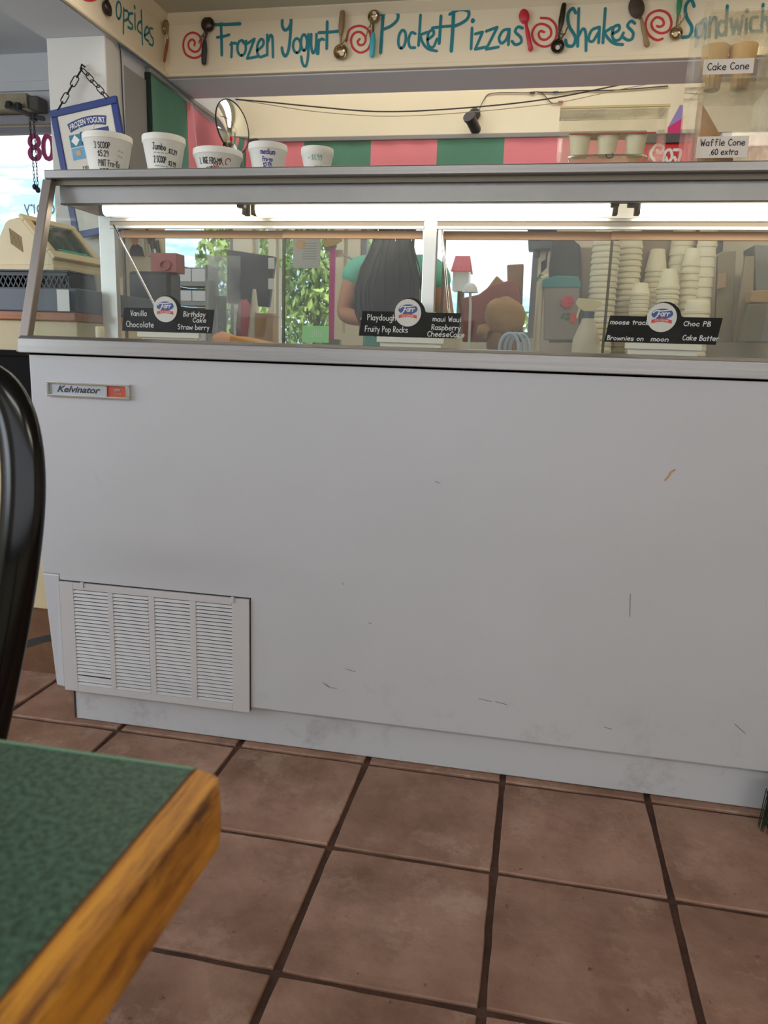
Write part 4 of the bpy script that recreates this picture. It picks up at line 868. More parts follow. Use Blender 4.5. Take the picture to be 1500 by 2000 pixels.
MB().box(-.815, -.62, .17, .249, .78, .935).build('bin_body', mat('matte_black', (16, 15, 16), .8, spec=.15), bb, bevel=.004); MB().box(-.82, -.615, .165, .249, .925, .94).build('bin_rim', mat('matte_black', (0, 0, 0)), bb, bevel=.002)
# crate
q0, q1 = P(6, 566, .40), P(150, 566, .40)
cr = thing('plastic_crate', 'low black perforated crate under the beige terminal', 'crate', (-.82, .50, 1.105))
b = MB(); cx0, cx1, cy0, cy1, cz0, cz1 = -1.02, -.66, .40, .62, 1.106, 1.158
def lattice(x0, x1, z0, z1, y):
    b.box(x0, x1, y, y+.005, z0, z0+.010); b.box(x0, x1, y, y+.005, z1-.010, z1); n = 22
    for k in range(n):
        xa = x0+(x1-x0)*k/n; dx = (x1-x0)/n
        for s in (0, 1): b.prism([(xa+(dx if s else 0), y+.001*s, z0+.01), (xa+(dx if s else 0)+.004, y+.001*s, z0+.01), (xa+(0 if s else dx)+.004, y+.001*s, z1-.01), (xa+(0 if s else dx), y+.001*s, z1-.01)], (0, .003, 0))
lattice(cx0, cx1, cz0, cz1, cy0); b.build('lattice_side', BLACK, cr)
b = MB().box(cx0, cx0+.005, cy0, cy1, cz0, cz1).box(cx1-.005, cx1, cy0, cy1, cz0, cz1).box(cx0, cx1, cy1-.005, cy1, cz0, cz1).box(cx0, cx1, cy0, cy1, cz0, cz0+.004); b.build('crate_shell', BLACK, cr)
MB().box(cx0-.006, cx1+.006, cy0-.005, cy1+.005, cz1, cz1+.006).build('crate_rim', BLACK, cr, bevel=.002)
# beige terminal
BEI = mat('beige_plastic', (212, 192, 150), .5, var=.04, scale=6)
tm = thing('register_terminal', 'beige tube screen register terminal with dark green display', 'monitor', (-.812, .53, 1.1645), math.radians(84)); tm.scale = (.86, .80, .72)
# local: x = screen width, -y = screen normal, z up
w2 = .125; prof = [(-.125, 0), (.135, 0), (.130, .055), (.105, .11), (.062, .185), (.045, .196), (-.005, .205), (-.135, .052), (-.14, .02)]
MB().prism([(-w2, y, z) for y, z in prof], (2*w2, 0, 0)).build('case_shell', BEI, tm, local=True, bevel=.006)
MB().box(-w2-.012, w2+.012, -.150, .10, -.001, .022).build('terminal_base', BEI, tm, local=True, bevel=.004)
fd = Vector((0, .13, .153)).normalized(); fnn = Vector((0, -fd.z, fd.y)); o0 = Vector((0, -.135, .052))
def fp(x, s, d): return Vector((x, 0, 0))+o0+fd*s+fnn*d
L = .2
b = MB(); bz = .024
for (xa, xb, sa, sb) in ((-w2-.008, w2+.008, -.012, bz), (-w2-.008, w2+.008, L-bz, L+.004), (-w2-.008, -w2+bz, bz, L-bz), (w2-bz, w2+.008, bz, L-bz)):
    b.hexa([fp(xa, sa, 0), fp(xb, sa, 0), fp(xb, sb, 0), fp(xa, sb, 0), fp(xa, sa, .014), fp(xb, sa, .014), fp(xb, sb, .014), fp(xa, sb, .014)])
b.build('screen_bezel', BEI, tm, local=True, bevel=.003)
b = MB(); vs = []; n = 8
for j in range(n+1):
    for i in range(n+1):
        x = -1+2*i/n; y = -1+2*j/n; vs.append(fp(x*(w2-.02), L/2+y*(L/2-.022), .003+.007*(1-x*x)*(1-y*y)))
b.add(vs, [(j*(n+1)+i, j*(n+1)+i+1, (j+1)*(n+1)+i+1, (j+1)*(n+1)+i) for j in range(n) for i in range(n)])
b.build('screen', mat('dark_green_screen', (40, 62, 52), .08, spec=.8), tm, local=True, smooth=True)
b = MB()
for s_, x_, l_ in ((.028, -.08, .16), (.036, -.08, .15), (.15, -.07, .05), (.16, -.07, .06), (.168, -.07, .03)): 
    z_ = lambda x, s, h: fp(x, s, .0115); b.add([fp(x_, s_, .0115), fp(x_+l_, s_, .0115), fp(x_+l_, s_+.002, .0115), fp(x_, s_+.002, .0115)], [(0, 1, 2, 3)])
b.build('screen_text', mat('screen_green', (70, 190, 130), .5, emit=.5), tm, local=True)
b = MB()
for k in range(9): b.hexa([(-w2-.0015, -.01+k*.006, .07+k*.004), (-w2+.002, -.01+k*.006, .07+k*.004), (-w2+.002, -.007+k*.006, .07+k*.004), (-w2-.0015, -.007+k*.006, .07+k*.004), (-w2-.0015, -.005+k*.006, .13+k*.004), (-w2+.002, -.005+k*.006, .13+k*.004), (-w2+.002, -.002+k*.006, .13+k*.004), (-w2-.0015, -.002+k*.006, .13+k*.004)])
b.build('side_vent', mat('vent_brown', (150, 128, 92), .7), tm, local=True)
tag(MB().box(-.59, -.555, .235, .237, 1.045, 1.10).build('white_notice', PAPER), 'small white card on the counter slab edge next to the rear post', 'card')
r = thing('card_tray', 'cream tray beside the black crate on the register counter', 'tray', (-.605, .52, 1.1055)); MB().lathe([(0, 0), (.036, 0), (.042, .05), (.044, .052), (.040, .05), (.034, .004), (0, .004)], 24).build('tray_bowl', FOAMC, r, smooth=True, local=True)
# "80" figures hanging in the left window, chains, door closer and lettering on the glass
for ch, u0, u1 in (('8', 52, 75), ('0', 79, 101)):
    vs, fs = font_mesh(ch, .3, offset=.004, extrude=.006); p0, p1 = P(u0, 314, YB-.03), P(u1, 259, YB-.03)
    mnx, mxx = min(v.x for v in vs), max(v.x for v in vs); mnz, mxz = min(v.y for v in vs), max(v.y for v in vs)
    b = MB(); b.add([(p0.x+(v.x-mnx)/(mxx-mnx)*(p1.x-p0.x), YB-.012+v.z, p0.z+(v.y-mnz)/(mxz-mnz)*(p1.z-p0.z)) for v in vs], fs)
    tag(b.build('window_number', mat('magenta_number', (160, 40, 100), .5)), 'magenta number %s mounted in the left window' % ('eight' if ch == '8' else 'zero'), 'sign')
for k, (u0, u1) in enumerate(((58, 68), (66, 74))):
    a, c = P(u0, 232, YB-.07), P(u1, 362+k*6, YB-.07)
    r = thing('pull_chain', 'thin metal chain ending in a dark knob, %s of the pair in the window' % ('left one', 'right one'), 'chain', c) if False else thing('pull_chain', 'thin dark pull chain in the left window, the %s of the pair' % ('left one', 'right one')[k], 'chain', c)
    chain([Vector((0, 0, 0)), a-c], r, r=.0018, L=.022, w=.0045); MB().ell((0, 0, -.008), .014, .014, .016).build('chain_knob', BLACK, r, smooth=True, local=True)
p = P(10, 205, YB-.08); dc = thing('door_closer', 'grimy metal door closer with folding arm on the window header', 'door closer', p)
a, c = P(-40, 212, YB-.1), P(58, 184, YB-.1)
MB().box(a.x, c.x, YB-.13, YB-.021, c.z-.078, c.z-.002).build('closer_body', mat('closer_metal', (150, 140, 116), .5, .4, var=.15, scale=12), dc, bevel=.003)
MB().box(c.x, c.x+.06, YB-.12, YB-.03, c.z-.08, c.z-.012).build('closer_cap', mat('closer_dark', (78, 74, 70), .6), dc, bevel=.008)
pts = [P(12, 207, YB-.16), P(35, 214, YB-.16), P(65, 228, YB-.16), P(86, 232, YB-.16)]
MB().tube(pts, .012, 8).build('closer_arm', mat('closer_arm', (84, 82, 80), .4, .7), dc, smooth=True)
for u, v in ((18, 205), (36, 208), (66, 228)):
    q = P(u, v, YB-.16); MB().lathe([(.018, -.02), (.018, .012), (.012, .018)], 12, q).build('pivot_knob', BLACK, dc)
vs, fs = font_mesh('Factory', .13); b = MB(); a, c = P(47, 418, YB+.048), P(132, 418, YB+.048); mxx = max(v.x for v in vs); mnx = min(v.x for v in vs)
b.add([(c.x-(v.x-mnx)/(mxx-mnx)*(c.x-a.x), YB+.049, a.z+v.y*.9) for v in vs], fs); b.build('window_lettering', mat('grey_window_letter', (150, 160, 170), .6), bpy.data.objects['window_1'])
# ================================================================== OUTDOORS SEEN THROUGH THE GLASS
LEAF = mat('leaf_green', (74, 112, 50), .7, rnd=.1, scale=2.5, col2=(176, 196, 104)); BARK = mat('bark', (92, 72, 56), .9, var=.2, scale=12)
def tree(label, x, y, zc, rx, rz, n, seed, leaf=.07, group='trees and shrubs outside'):
    rr = random.Random(seed); r = thing('tree' if zc > .9 else 'shrub', label, 'tree' if zc > .9 else 'shrub', (x, y, -.42), 0, group)
    b = MB(); b.tube([(0, 0, 0), (.03, 0, (zc+.42)*.6), (-.02, 0, zc+.42)], [.06, .045, .02], 8)
    for k in range(5):
        a = rr.uniform(0, 6.28); b.tube([(0, 0, (zc+.42)*(.5+.08*k)), (rx*.6*math.cos(a), rx*.6*math.sin(a), (zc+.42)*(.7+.1*k))], [.02, .006], 6)
    b.build('trunk', BARK, r, smooth=True, local=True)
    b = MB(); vs = []; fs = []
    for k in range(n):
        d = Vector((rr.gauss(0, 1), rr.gauss(0, 1), rr.gauss(0, 1))).normalized()*(rr.random()**.45); c = Vector((d.x*rx, d.y*rx, zc+.42+d.z*rz))
        q = Euler((rr.uniform(0, 6), rr.uniform(0, 6), rr.uniform(0, 6))).to_matrix(); s = leaf*rr.uniform(.6, 1.3); o = len(vs)
        vs += [c+q @ Vector(p) for p in ((-s, 0, 0), (0, -s*.45, s*.1), (s, 0, 0), (0, s*.45, s*.1))]; fs.append((o, o+1, o+2, o+3))
    b.add(vs, fs); o = b.build('foliage', LEAF, r, local=True); o['kind'] = 'stuff'; return r
tree('large leafy tree filling the view behind the posted paper', -1.52, 5.9, 1.5, .62, 1.5, 5200, 1, .05)
tree('leafy tree left of the posted paper, behind the black monitor', -2.85, 7.2, 1.8, .50, 1.2, 2600, 2, .06)
tree('slim leafy tree just left of the person outside the window', -1.35, 8.4, 1.5, .34, 1.7, 2200, 3, .05)
tree('low bright shrub at the far left window, behind the terminal', -4.35, 4.3, 1.15, .6, .75, 1400, 4, .07)
tree('pale shrub outside, low in the bright right window', .95, 6.0, 1.05, .9, .38, 900, 5, .06)
bh = thing('birdhouse', 'red roofed birdhouse outside the bright right window', 'birdhouse', (.34, 3.3, -.42))
bp = P(902, 540, 3.3); bx, bz_ = bp.x-.34, bp.z+.42
MB().box(bx-.05, bx+.05, -.06, .06, bz_-.09, bz_+.03).build('birdhouse_box', mat('birdhouse_white', (226, 220, 220), .7), bh, local=True, bevel=.003)
RR = mat('red_roof', (220, 92, 92), .6)
MB().prism([(bx-.06, -.08, bz_+.02), (bx-.045, 0, bz_+.115), (bx+.045, 0, bz_+.115), (bx+.06, -.08, bz_+.02)], (0, -.004, .006)).prism([(bx-.06, .08, bz_+.02), (bx-.045, 0, bz_+.115), (bx+.045, 0, bz_+.115), (bx+.06, .08, bz_+.02)], (0, .004, .006)).build('birdhouse_roof', RR, bh, local=True)
for k in (-1, 0, 1): MB().box(bx+k*.03-.002, bx+k*.03+.002, -.072, -.06, bz_+.03, bz_+.05).build('roof_batten', RR, bh, local=True)
MB().tube([(bx, 0, 0), (bx, 0, bz_-.09)], .022, 8).build('birdhouse_post', BARK, bh, local=True)
for k, (z, m, w) in enumerate(((.92, (186, 74, 84), .035), (.78, (150, 156, 178), .09), (.60, (232, 228, 224), .06))):
    MB().box(-.6, 1.9, 4.4, 4.46, z, z+w).build('fence_rail', mat('rail_%d' % k, m, .7), None)
for o in [o for o in bpy.data.objects if o.name.startswith('fence_rail')]: pass
fe = thing('low_fence', 'low fence of red, grey and white rails outside the right window', 'fence', (.6, 4.43, -.42))
for o in [o for o in bpy.data.objects if o.name.startswith('fence_rail')]: o.parent = fe; o.location = -WL(fe)
for x in (-.5, .3, 1.1, 1.8): MB().box(x, x+.07, 4.47, 4.53, -.42, 1.0).build('fence_post', MC['rail_1'], fe)

# ================================================================== BACK COUNTER AND WHAT STANDS ON IT
ZK = .95
kc = thing('back_counter', 'long worktop under the back windows, seen through the cabinet glass', 'counter', (.6, 2.1, 0))
MB().box(-.85, 3.2, 1.86, YB-.03, .91, ZK).build('worktop', mat('worktop_grey', (120, 116, 108), .5, var=.05), kc, bevel=.003)
for k in range(6): 
    x = -.84+k*.672; d = MB().box(x, x+.66, 1.88, 1.90, .1, .9).build('door', mat('base_unit', (190, 180, 160), .5), kc, bevel=.003)
MB().box(-.85, 3.2, 1.90, YB-.03, .0, .91).build('carcass', mat('carcass', (120, 112, 100), .7), kc)
def pbox(name, label, cat, u0, v0, u1, v1, Y, depth, m, parts=None, group=None, zb=ZK, bev=.003, skew=0):
    a, c = P(u0, v1, Y), P(u1, v0, Y); z0 = zb if zb is not None else a.z
    r = thing(name, label, cat, ((a.x+c.x)/2, Y+depth/2, z0), 0, group)
    MB().hexa([(a.x, Y, z0), (c.x, Y, z0), (c.x, Y+depth, z0), (a.x, Y+depth, z0), (a.x, Y, c.z+skew), (c.x, Y, c.z), (c.x, Y+depth, c.z), (a.x, Y+depth, c.z+skew)]).build('body', m, r, bevel=bev)
    return r, a, c
GB = mat('gauze_grey', (150, 150, 152), .6); WB = mat('white_carton', (226, 226, 228), .6); KR = mat('kraft', (188, 150, 106), .8, var=.08, scale=10)
# aisle-side photograph and hanging utensils on the side wall
a, c = P(250, 500, 1.262), P(281, 447, 1.262); ph = thing('photo_print', 'photo print of a boy in a cap on the cream side wall', 'photo', ((a.x+c.x)/2, 1.262, a.z))
dx, dz = c.x-a.x, c.z-a.z
MB().box(a.x, c.x, 1.262, 1.268, a.z, c.z).build('print', mat('photo_pale', (214, 206, 186), .5), ph)
b = MB(); b.add([(a.x+.1*dx, 1.2612, a.z), (a.x+dx*.98, 1.2612, a.z), (a.x+dx*.9, 1.2612, a.z+dz*.3), (a.x+dx*.62, 1.2612, a.z+dz*.44), (a.x+dx*.3, 1.2612, a.z+dz*.42), (a.x+.12*dx, 1.2612, a.z+dz*.25)], [(0, 1, 2, 3, 4, 5)]); b.build('printed_shirt', mat('photo_dark', (50, 50, 64), .5), ph)
e = ellpts(a.x+.46*dx, a.z+.60*dz, .20*dx, .20*dz, 0, 360, 18)[:-1]; MB().add([(x, 1.2608, z) for x, z in e], [list(range(len(e)))]).build('printed_face', mat('photo_skin', (196, 140, 112), .5), ph)
e = ellpts(a.x+.48*dx, a.z+.74*dz, .25*dx, .17*dz, 0, 180, 12); MB().add([(x, 1.2604, z) for x, z in e], [list(range(len(e)))]).build('printed_cap', mat('photo_cap', (66, 70, 84), .5), ph)
for k, (u, v0, v1, w) in enumerate(((287, 448, 500, .009), (297, 464, 505, .016), (307, 470, 520, .010))):
    q0, q1 = P(u, v0, 1.258), P(u+8, v1, 1.258); r = thing('kitchen_utensil', 'dark handled utensil hanging by the photo print, %s of three' % ('leftmost', 'middle', 'rightmost')[k], 'utensil', q0, 0, 'utensils hanging by the photo print')
    MB().tube([(0, 0, 0), (q1-q0)*.55], w*.6, 8).build('handle', BLACK, r, smooth=True, local=True); MB().tube([(q1-q0)*.5, q1-q0], [w*.5, w*1.3], 8).build('head', STEELD, r, smooth=True, local=True)
# items on a small stand at the aisle's left end
pbd = thing('pin_board', 'narrow cream board carrying the photo print and utensils', 'board', (-.87, 1.278, .985)); MB().box(P(246, 450, 1.27).x, P(319, 450, 1.27).x, 1.270, 1.284, .986, 1.46).build('board_sheet', mat('cream_board', (214, 204, 176), .7), pbd)
sd = thing('side_stand', 'low grey stand behind the left end of the cabinet', 'stand', (-.72, 1.2, 0))
MB().box(-.945, -.40, 1.02, 1.285, .0, .955).build('stand_body', mat('stand_grey', (140, 140, 142), .6), sd, bevel=.004); MB().box(-.952, -.39, 1.01, 1.29, .955, .985).build('stand_top', mat('stand_top', (176, 170, 160), .5), sd, bevel=.003)
r, a, c = pbox('coffee_machine', 'black machine at the left behind the stay rod', 'machine', 252, 530, 330, 600, 1.03, .10, mat('dusty_black', (30, 32, 38), .5), zb=.985, bev=.012)
MB().box(a.x+.02, c.x-.02, 1.024, 1.031, .99, 1.05).build('machine_panel', mat('machine_panel', (90, 96, 106), .4), r)
r, a, c = pbox('red_box', 'dull red carton with a curled ring behind the stay rod', 'box', 294, 494, 344, 524, 1.05, .07, mat('dull_red', (160, 84, 84), .6), zb=P(250, 530, 1.03).z)
MB().tube([P(322+10*math.cos(t), 518+9*math.sin(t), 1.046) for t in [2*math.pi*k/20 for k in range(20)]], .003, 6, closed=True).build('ring', MC['dull_red'], r, smooth=True)
# stack of trays with white cartons
ky = 1.9
st = [(348, 496, 402, 532, 3), (352, 541, 398, 572, 2), (356, 577, 394, 606, 2)]
zt_ = [P(375, v, ky).z for v in (609, 575, 538)]
zb_ = ZK
for k in range(4):
    top = (1.07, 1.155, 1.245, 1.345)[k]; a, c = P(344, 600, ky), P(404, 600, ky)
    r = thing('carton_tray', 'grey tray of white cartons, %s tier of the stack' % ('lowest', 'second', 'third', 'topmost')[k], 'tray', ((a.x+c.x)/2, ky+.06, zb_), 0, 'stacked trays of cartons')
    MB().box(a.x, c.x, ky, ky+.14, zb_+.0005, zb_+.02).box(a.x, c.x, ky+.13, ky+.14, zb_+.02, top-.002).box(a.x, a.x+.006, ky, ky+.13, zb_+.02, top-.002).box(c.x-.006, c.x, ky, ky+.13, zb_+.02, top-.002).build('tray_shell', GB, r)
    for q in range(2):
        w_ = (c.x-a.x-.02)/2; MB().box(a.x+.008+q*(w_+.004), a.x+.008+q*(w_+.004)+w_, ky+.005, ky+.12, zb_+.021, top-.02).build('carton', WB, r, bevel=.002)
    zb_ = top
# canister, tumbler, divider, monitor, cloths, cardboard, folder
r = thing('canister', 'grey cylindrical canister right of the stacked cartons', 'canister', (P(408, 580, 1.9).x+.005, 1.91, ZK)); h = P(408, 547, 1.9).z-ZK; w_ = .026
MB().lathe([(0, 0.0005), (w_, .0005), (w_, h-.012), (0, h-.012)], 24).build('can_body', mat('canister_grey', (158, 154, 146), .5), r, smooth=True, local=True); MB().lathe([(0, h-.012), (w_*1.05, h-.012), (w_*1.05, h-.002), (w_*.9, h), (0, h)], 24).build('lid', GB, r, smooth=True, local=True)
r = thing('tumbler', 'dark blue tumbler beside the grey canister', 'tumbler', (P(430, 600, 1.9).x, 1.92, ZK)); h = P(428, 578, 1.9).z-ZK
MB().lathe([(0, .0005), (.018, .0005), (.024, h), (.021, h), (.016, .006), (0, .006)], 20).build('tumbler_body', mat('dark_blue', (44, 60, 96), .4), r, smooth=True, local=True)
a, c = P(400, 640, 1.88), P(470, 500, 1.88)
dv = thing('clear_divider', 'clear acrylic divider standing in front of the black monitor', 'divider', ((a.x+c.x)/2, 1.885, ZK)); MB().box(a.x+.02, c.x, 1.875, 1.879, ZK+.0005, c.z).build('sheet', glass('hazy_acrylic', (.92, .95, .97), haze=.15), dv); MB().box(a.x+.02, c.x, 1.872, 1.885, ZK+.0002, ZK+.01).build('foot', ACRE, dv)
q = [P(443, 592, 2.0), P(524, 600, 2.0), P(537, 501, 2.0), P(443, 487, 2.0)]
mo = thing('monitor', 'black monitor seen from behind, left of the leafy window', 'monitor', ((q[0].x+q[1].x)/2, 2.02, ZK))
MB().prism(q, (0, .035, 0)).build('monitor_shell', mat('monitor_black', (44, 42, 46), .5), mo, bevel=.006)
b = MB(); mx = (q[0].x+q[1].x)/2; b.box(mx-.09, mx+.09, 2.0, 2.12, ZK+.0005, ZK+.012).box(mx-.03, mx+.03, 2.03, 2.05, ZK+.012, q[0].z+.05); b.build('monitor_stand', MC['monitor_black'], mo, bevel=.003)
for v in (505, 545): a = P(524, v+20, 1.998); MB().box(a.x, a.x+.03, 1.996, 1.999, a.z, a.z+.05).build('stuck_note', PAPER, mo)
r = thing('cloth_pile', 'crumpled pink cloth before the monitor', 'cloth', P(478, 580, 1.95)); 
def blob(c, rx, ry, rz, seed, n=14, m=9, amp=.25):
    b = MB(); rr = random.Random(seed); vs = []
    b.ell((0, 0, 0), 1, 1, 1, n, m); out = []
    for v in b.v:
        k = 1+amp*NZ.noise(Vector(v)*1.8+Vector((seed*3.1, 0, 0))); out.append((c[0]+v.x*rx*k, c[1]+v.y*ry*k, c[2]+v.z*rz*k))
    b.v = [Vector(p) for p in out]; return b
bz0 = P(478, 640, 1.95).z; r.location.z = ZK
blob((0, 0, (P(478, 583, 1.95).z-ZK)*.5), .045, .03, (P(478, 583, 1.95).z-ZK)*.5, 3).build('cloth', mat('dusty_pink', (206, 110, 124), .9), r, smooth=True, local=True)
r = thing('paper_funnel', 'white paper funnel before the monitor', 'paper', (P(497, 600, 1.93).x, 1.93, ZK)); h = P(497, 565, 1.93).z-ZK
MB().lathe([(0, .0005), (.040, .0005), (.008, h), (0, h)], 16).build('funnel', mat('off_white_paper', (222, 214, 190), .8), r, local=True)
r, a, c = pbox('cardboard_box', 'open cardboard box right of the paper funnel', 'box', 498, 612, 533, 650, 1.89, .08, KR); MB().hexa([(a.x, 1.885, c.z-.002), (c.x+.03, 1.885, c.z-.02), (c.x+.03, 1.90, c.z-.02), (a.x, 1.90, c.z-.002), (a.x, 1.885, c.z+.002), (c.x+.03, 1.885, c.z-.016), (c.x+.03, 1.90, c.z-.016), (a.x, 1.90, c.z+.002)]).build('flap', KR, r)
# folders and a cloth on the cabinet's rear deck
a, c = P(463, 655, .62), P(534, 628, .62)
fo = thing('folder', 'orange folder lying behind the sliding glass', 'folder', ((a.x+c.x)/2, .66, .945)); b = MB(); zf0 = .9455
b.hexa([(a.x, .56, zf0), (c.x, .56, zf0), (c.x, .72, zf0), (a.x, .72, zf0), (a.x, .56, zf0+.055), (c.x, .56, zf0+.034), (c.x, .72, zf0+.034), (a.x, .72, zf0+.055)]); b.build('cover', mat('orange_card', (206, 142, 60), .6), fo, bevel=.004)
MB().box(a.x+.06, c.x+.03, .555, .56, zf0+.01, zf0+.018).build('white_slip', PAPER, fo)
a = P(432, 640, .62); r = thing('cloth_pile', 'peach coloured cloth right of the Vanilla sign', 'cloth', (a.x, .64, .945)); blob((0, 0, .034), .045, .035, .033, 5).build('cloth', mat('peach_cloth', (226, 170, 140), .9), r, smooth=True, local=True)
# posted paper, window sticker, magenta strip, green flyer on the far windows
def card(name, label, cat, u0, v0, u1, v1, Y, m, th=.003):
    a, c = P(u0, v1, Y), P(u1, v0, Y); o = MB().box(a.x, c.x, Y, Y+th, a.z, c.z).build(name, m); return tag(o, label, cat), a, c
o, a, c = card('posted_paper', 'translucent printed paper taped to the leafy window', 'paper', 572, 457, 626, 523, YB+.026, mat('grey_paper', (176, 176, 166), .8))
b = MB()
for k in range(7): b.box(c.x-.10, c.x-.02, YB+.0252, YB+.0258, c.z-.05-k*.013, c.z-.046-k*.013)
b.build('printed_lines', mat('print_grey', (140, 140, 132), .8), o); e = ellpts(a.x+.045, c.z-.055, .03, .025, 0, 360, 20)[:-1]; MB().add([(x, YB+.0255, z) for x, z in e], [list(range(20))]).build('orange_spot', mat('print_orange', (200, 158, 100), .8), o)
st_ = thing('window_sticker', 'bright green ring sticker on the leafy window', 'sticker', P(558, 512, YB+.04)); b = MB()
for u, v, ru, rv in ((563, 507, 6, 8), (552, 514, 6, 8), (560, 520, 5, 6)):
    pts = [P(u+ru*math.cos(t), v+rv*math.sin(t), YB+.044) for t in [2*math.pi*k/18 for k in range(19)]]; b.tube(pts[:-1], .006, 6, closed=True)
b.build('sticker_rings', mat('lime_green', (150, 220, 70), .5), st_)
o, a, c = card('magenta_strip', 'tall magenta strip standing by the window frame left of the person', 'banner', 641, 478, 655, 664, 2.0, mat('magenta_strip', (200, 72, 142), .6), .012); 
MB().box(a.x-.004, c.x+.004, 1.998, 2.014, c.z-.012, c.z+.01).build('top_clip', mat('clip_grey', (120, 118, 112), .5), o); MB().box(a.x-.03, c.x+.03, 1.99, 2.03, ZK+.0005, a.z+.004).build('strip_foot', MC['clip_grey'], o)
q = [P(630, 470, 1.97), P(650, 466, 1.97), P(664, 459, 1.97), P(668, 470, 1.97), P(652, 480, 1.97), P(634, 482, 1.97)]
yb = thing('yellow_tag', 'yellow curved tag clipped above the magenta strip', 'tag', q[0]); MB().prism(q, (0, .008, 0)).build('tag_body', mat('dull_yellow', (196, 160, 84), .6), yb); MB().tube([P(649, 474, 1.98), P(648, 482, 2.0)], .003, 6).build('tag_wire', CHROME, yb)
o, a, c = card('white_tag', 'small cream tag on the window post beside the magenta strip', 'tag', 652, 488, 670, 502, 2.05, mat('cream_tag', (220, 208, 176), .7)); MB().box(c.x-.012, c.x-.004, 2.053, YB, (a.z+c.z)/2-.004, (a.z+c.z)/2+.004).build('tag_peg', mat('clip_grey', (0, 0, 0)), o)
o, a, c = card('green_flyer', 'pale green flyer with a dotted skyline, below the magenta strip', 'flyer', 590, 637, 642, 668, .50, mat('mint_paper', (150, 222, 150), .8))
b = MB()
for k, h in enumerate((2, 4, 7, 9, 7, 5, 3)):
    for j in range(h): q = P(606+k*4, 657-j*1.9, .4994); b.box(q.x-.0008, q.x+.0008, .4992, .4996, q.z-.0008, q.z+.0008)
b.build('dotted_skyline', PAPER, o)
MB().box(a.x, c.x, .503, .54, .945, .951).build('flyer_foot', MC['mint_paper'], o); 
# ladle, bags and cones in the right part
r = thing('dome_lid_scoop', 'white domed plastic scoop in front of the brown bags', 'scoop', P(919, 595, 1.9)); c_ = P(918, 566, 1.9)-P(919, 595, 1.9)
MB().lathe([(0, .030), (.018, .026), (.030, .010), (.036, -.012), (.033, -.012), (.027, .008), (.0, .026)], 20, c_).build('scoop_dome', mat('cloud_white', (232, 234, 238), .5), r, smooth=True, local=True); MB().tube([c_, (0, 0, 0), (.004, 0, ZK-P(919, 595, 1.9).z+.001)], .006, 8).build('stem', mat('cloud_white', (0, 0, 0)), r, smooth=True, local=True)
PB = mat('brown_bag', (150, 112, 84), .85, var=.15, scale=14, bump=.2, bscale=40); PB2 = mat('tan_bag', (172, 136, 92), .85, var=.15, scale=14, bump=.2, bscale=40); RBR = mat('red_brown_bag', (158, 96, 84), .85, var=.15, scale=14)
def slab(name, label, cat, px, Y, th, m, bev=.006, down=True):
    q = [P(u, v, Y) for u, v in px]; z0 = min(p.z for p in q); cx_ = sum(p.x for p in q)/len(q); r = thing(name, label, cat, (cx_, Y+th/2, ZK if down else z0)); MB().prism(q, (0, th, 0)).build('body', m, r, bevel=bev); return r
slab('paper_bag', 'upright brown paper bag against the bright window', 'bag', [(992, 600), (1020, 600), (1023, 515), (990, 517)], 2.12, .03, PB)
slab('waffle_wedge', 'brown triangular waffle wedge pointing up', 'wafer', [(944, 572), (970, 538), (990, 556), (992, 590)], 2.08, .02, PB2)
r = slab('paper_bag', 'large crumpled reddish bag below the waffle wedge', 'bag', [(903, 668), (902, 582), (935, 575), (960, 556), (1005, 545), (1018, 580), (1022, 668)], 2.0, .05, RBR)
r = thing('paper_bag', 'big tan rolled bag lying in front, right of the Maui Waui sign', 'bag', (P(985, 610, 1.90).x, 1.92, ZK)); qz = P(985, 578, 1.92).z-ZK
b = blob((0, 0, qz*.66), .088, .045, qz*.34, 8, 20, 12, .22); b.build('bag_body', PB2, r, smooth=True, local=True); b = blob((0.0, .01, qz*.30), .075, .045, qz*.32, 4, 18, 10, .2); b.build('bag_fold', PB, r, smooth=True, local=True); b = blob((-.085, -.01, qz*.45), .03, .02, .03, 9, 12, 8, .5); b.build('bag_mouth', PB2, r, smooth=True, local=True)
cz = thing('blue_cable_coil', 'coil of pale blue tubing at the foot of the tan bag', 'tubing', (P(1010, 655, .55).x, .56, .945))
for k in range(3): MB().tube([(k*.014-.02+.026*math.cos(t), .012*math.sin(t*2)*.3+k*.008, .044+.040*math.sin(t)) for t in [2*math.pi*j/22 for j in range(22)]], .0045, 8, closed=True).build('coil_turn', mat('pale_blue_tube', (150, 170, 186), .5), cz, smooth=True, local=True)
r = slab('wall_speaker', 'dark grey speaker bracket hanging at the window top', 'speaker', [(1032, 488), (1087, 486), (1088, 440), (1030, 440)], 2.3, .10, mat('speaker_grey', (70, 76, 86), .5), down=False)
MB().lathe([(.012, 0), (.014, -.03), (.008, -.034)], 12, P(1050, 489, 2.34)).build('knob', mat('speaker_grey', (0, 0, 0)), r); MB().tube([P(1069, 488, 2.34), P(1067, 506, 2.34)], .004, 6).build('cable', BLACK, r); MB().box(P(1050, 470, 2.4).x, P(1070, 470, 2.4).x, 2.395, YB+.0, P(1050, 470, 2.4).z, P(1050, 455, 2.4).z).build('bracket', BLACK, r)
slab('dark_pennant', 'small dark striped pennant in the bright window', 'pennant', [(1056, 535), (1057, 512), (1069, 504), (1068, 522)], 2.28, .006, mat('pennant_dark', (58, 60, 72), .7), .001, down=False)
r = slab('drinks_machine', 'tall black drinks machine right of the bright window', 'machine', [(1072, 668), (1072, 520), (1078, 470), (1120, 468), (1134, 480), (1134, 668)], 2.05, .16, mat('machine_black', (46, 44, 46), .5))
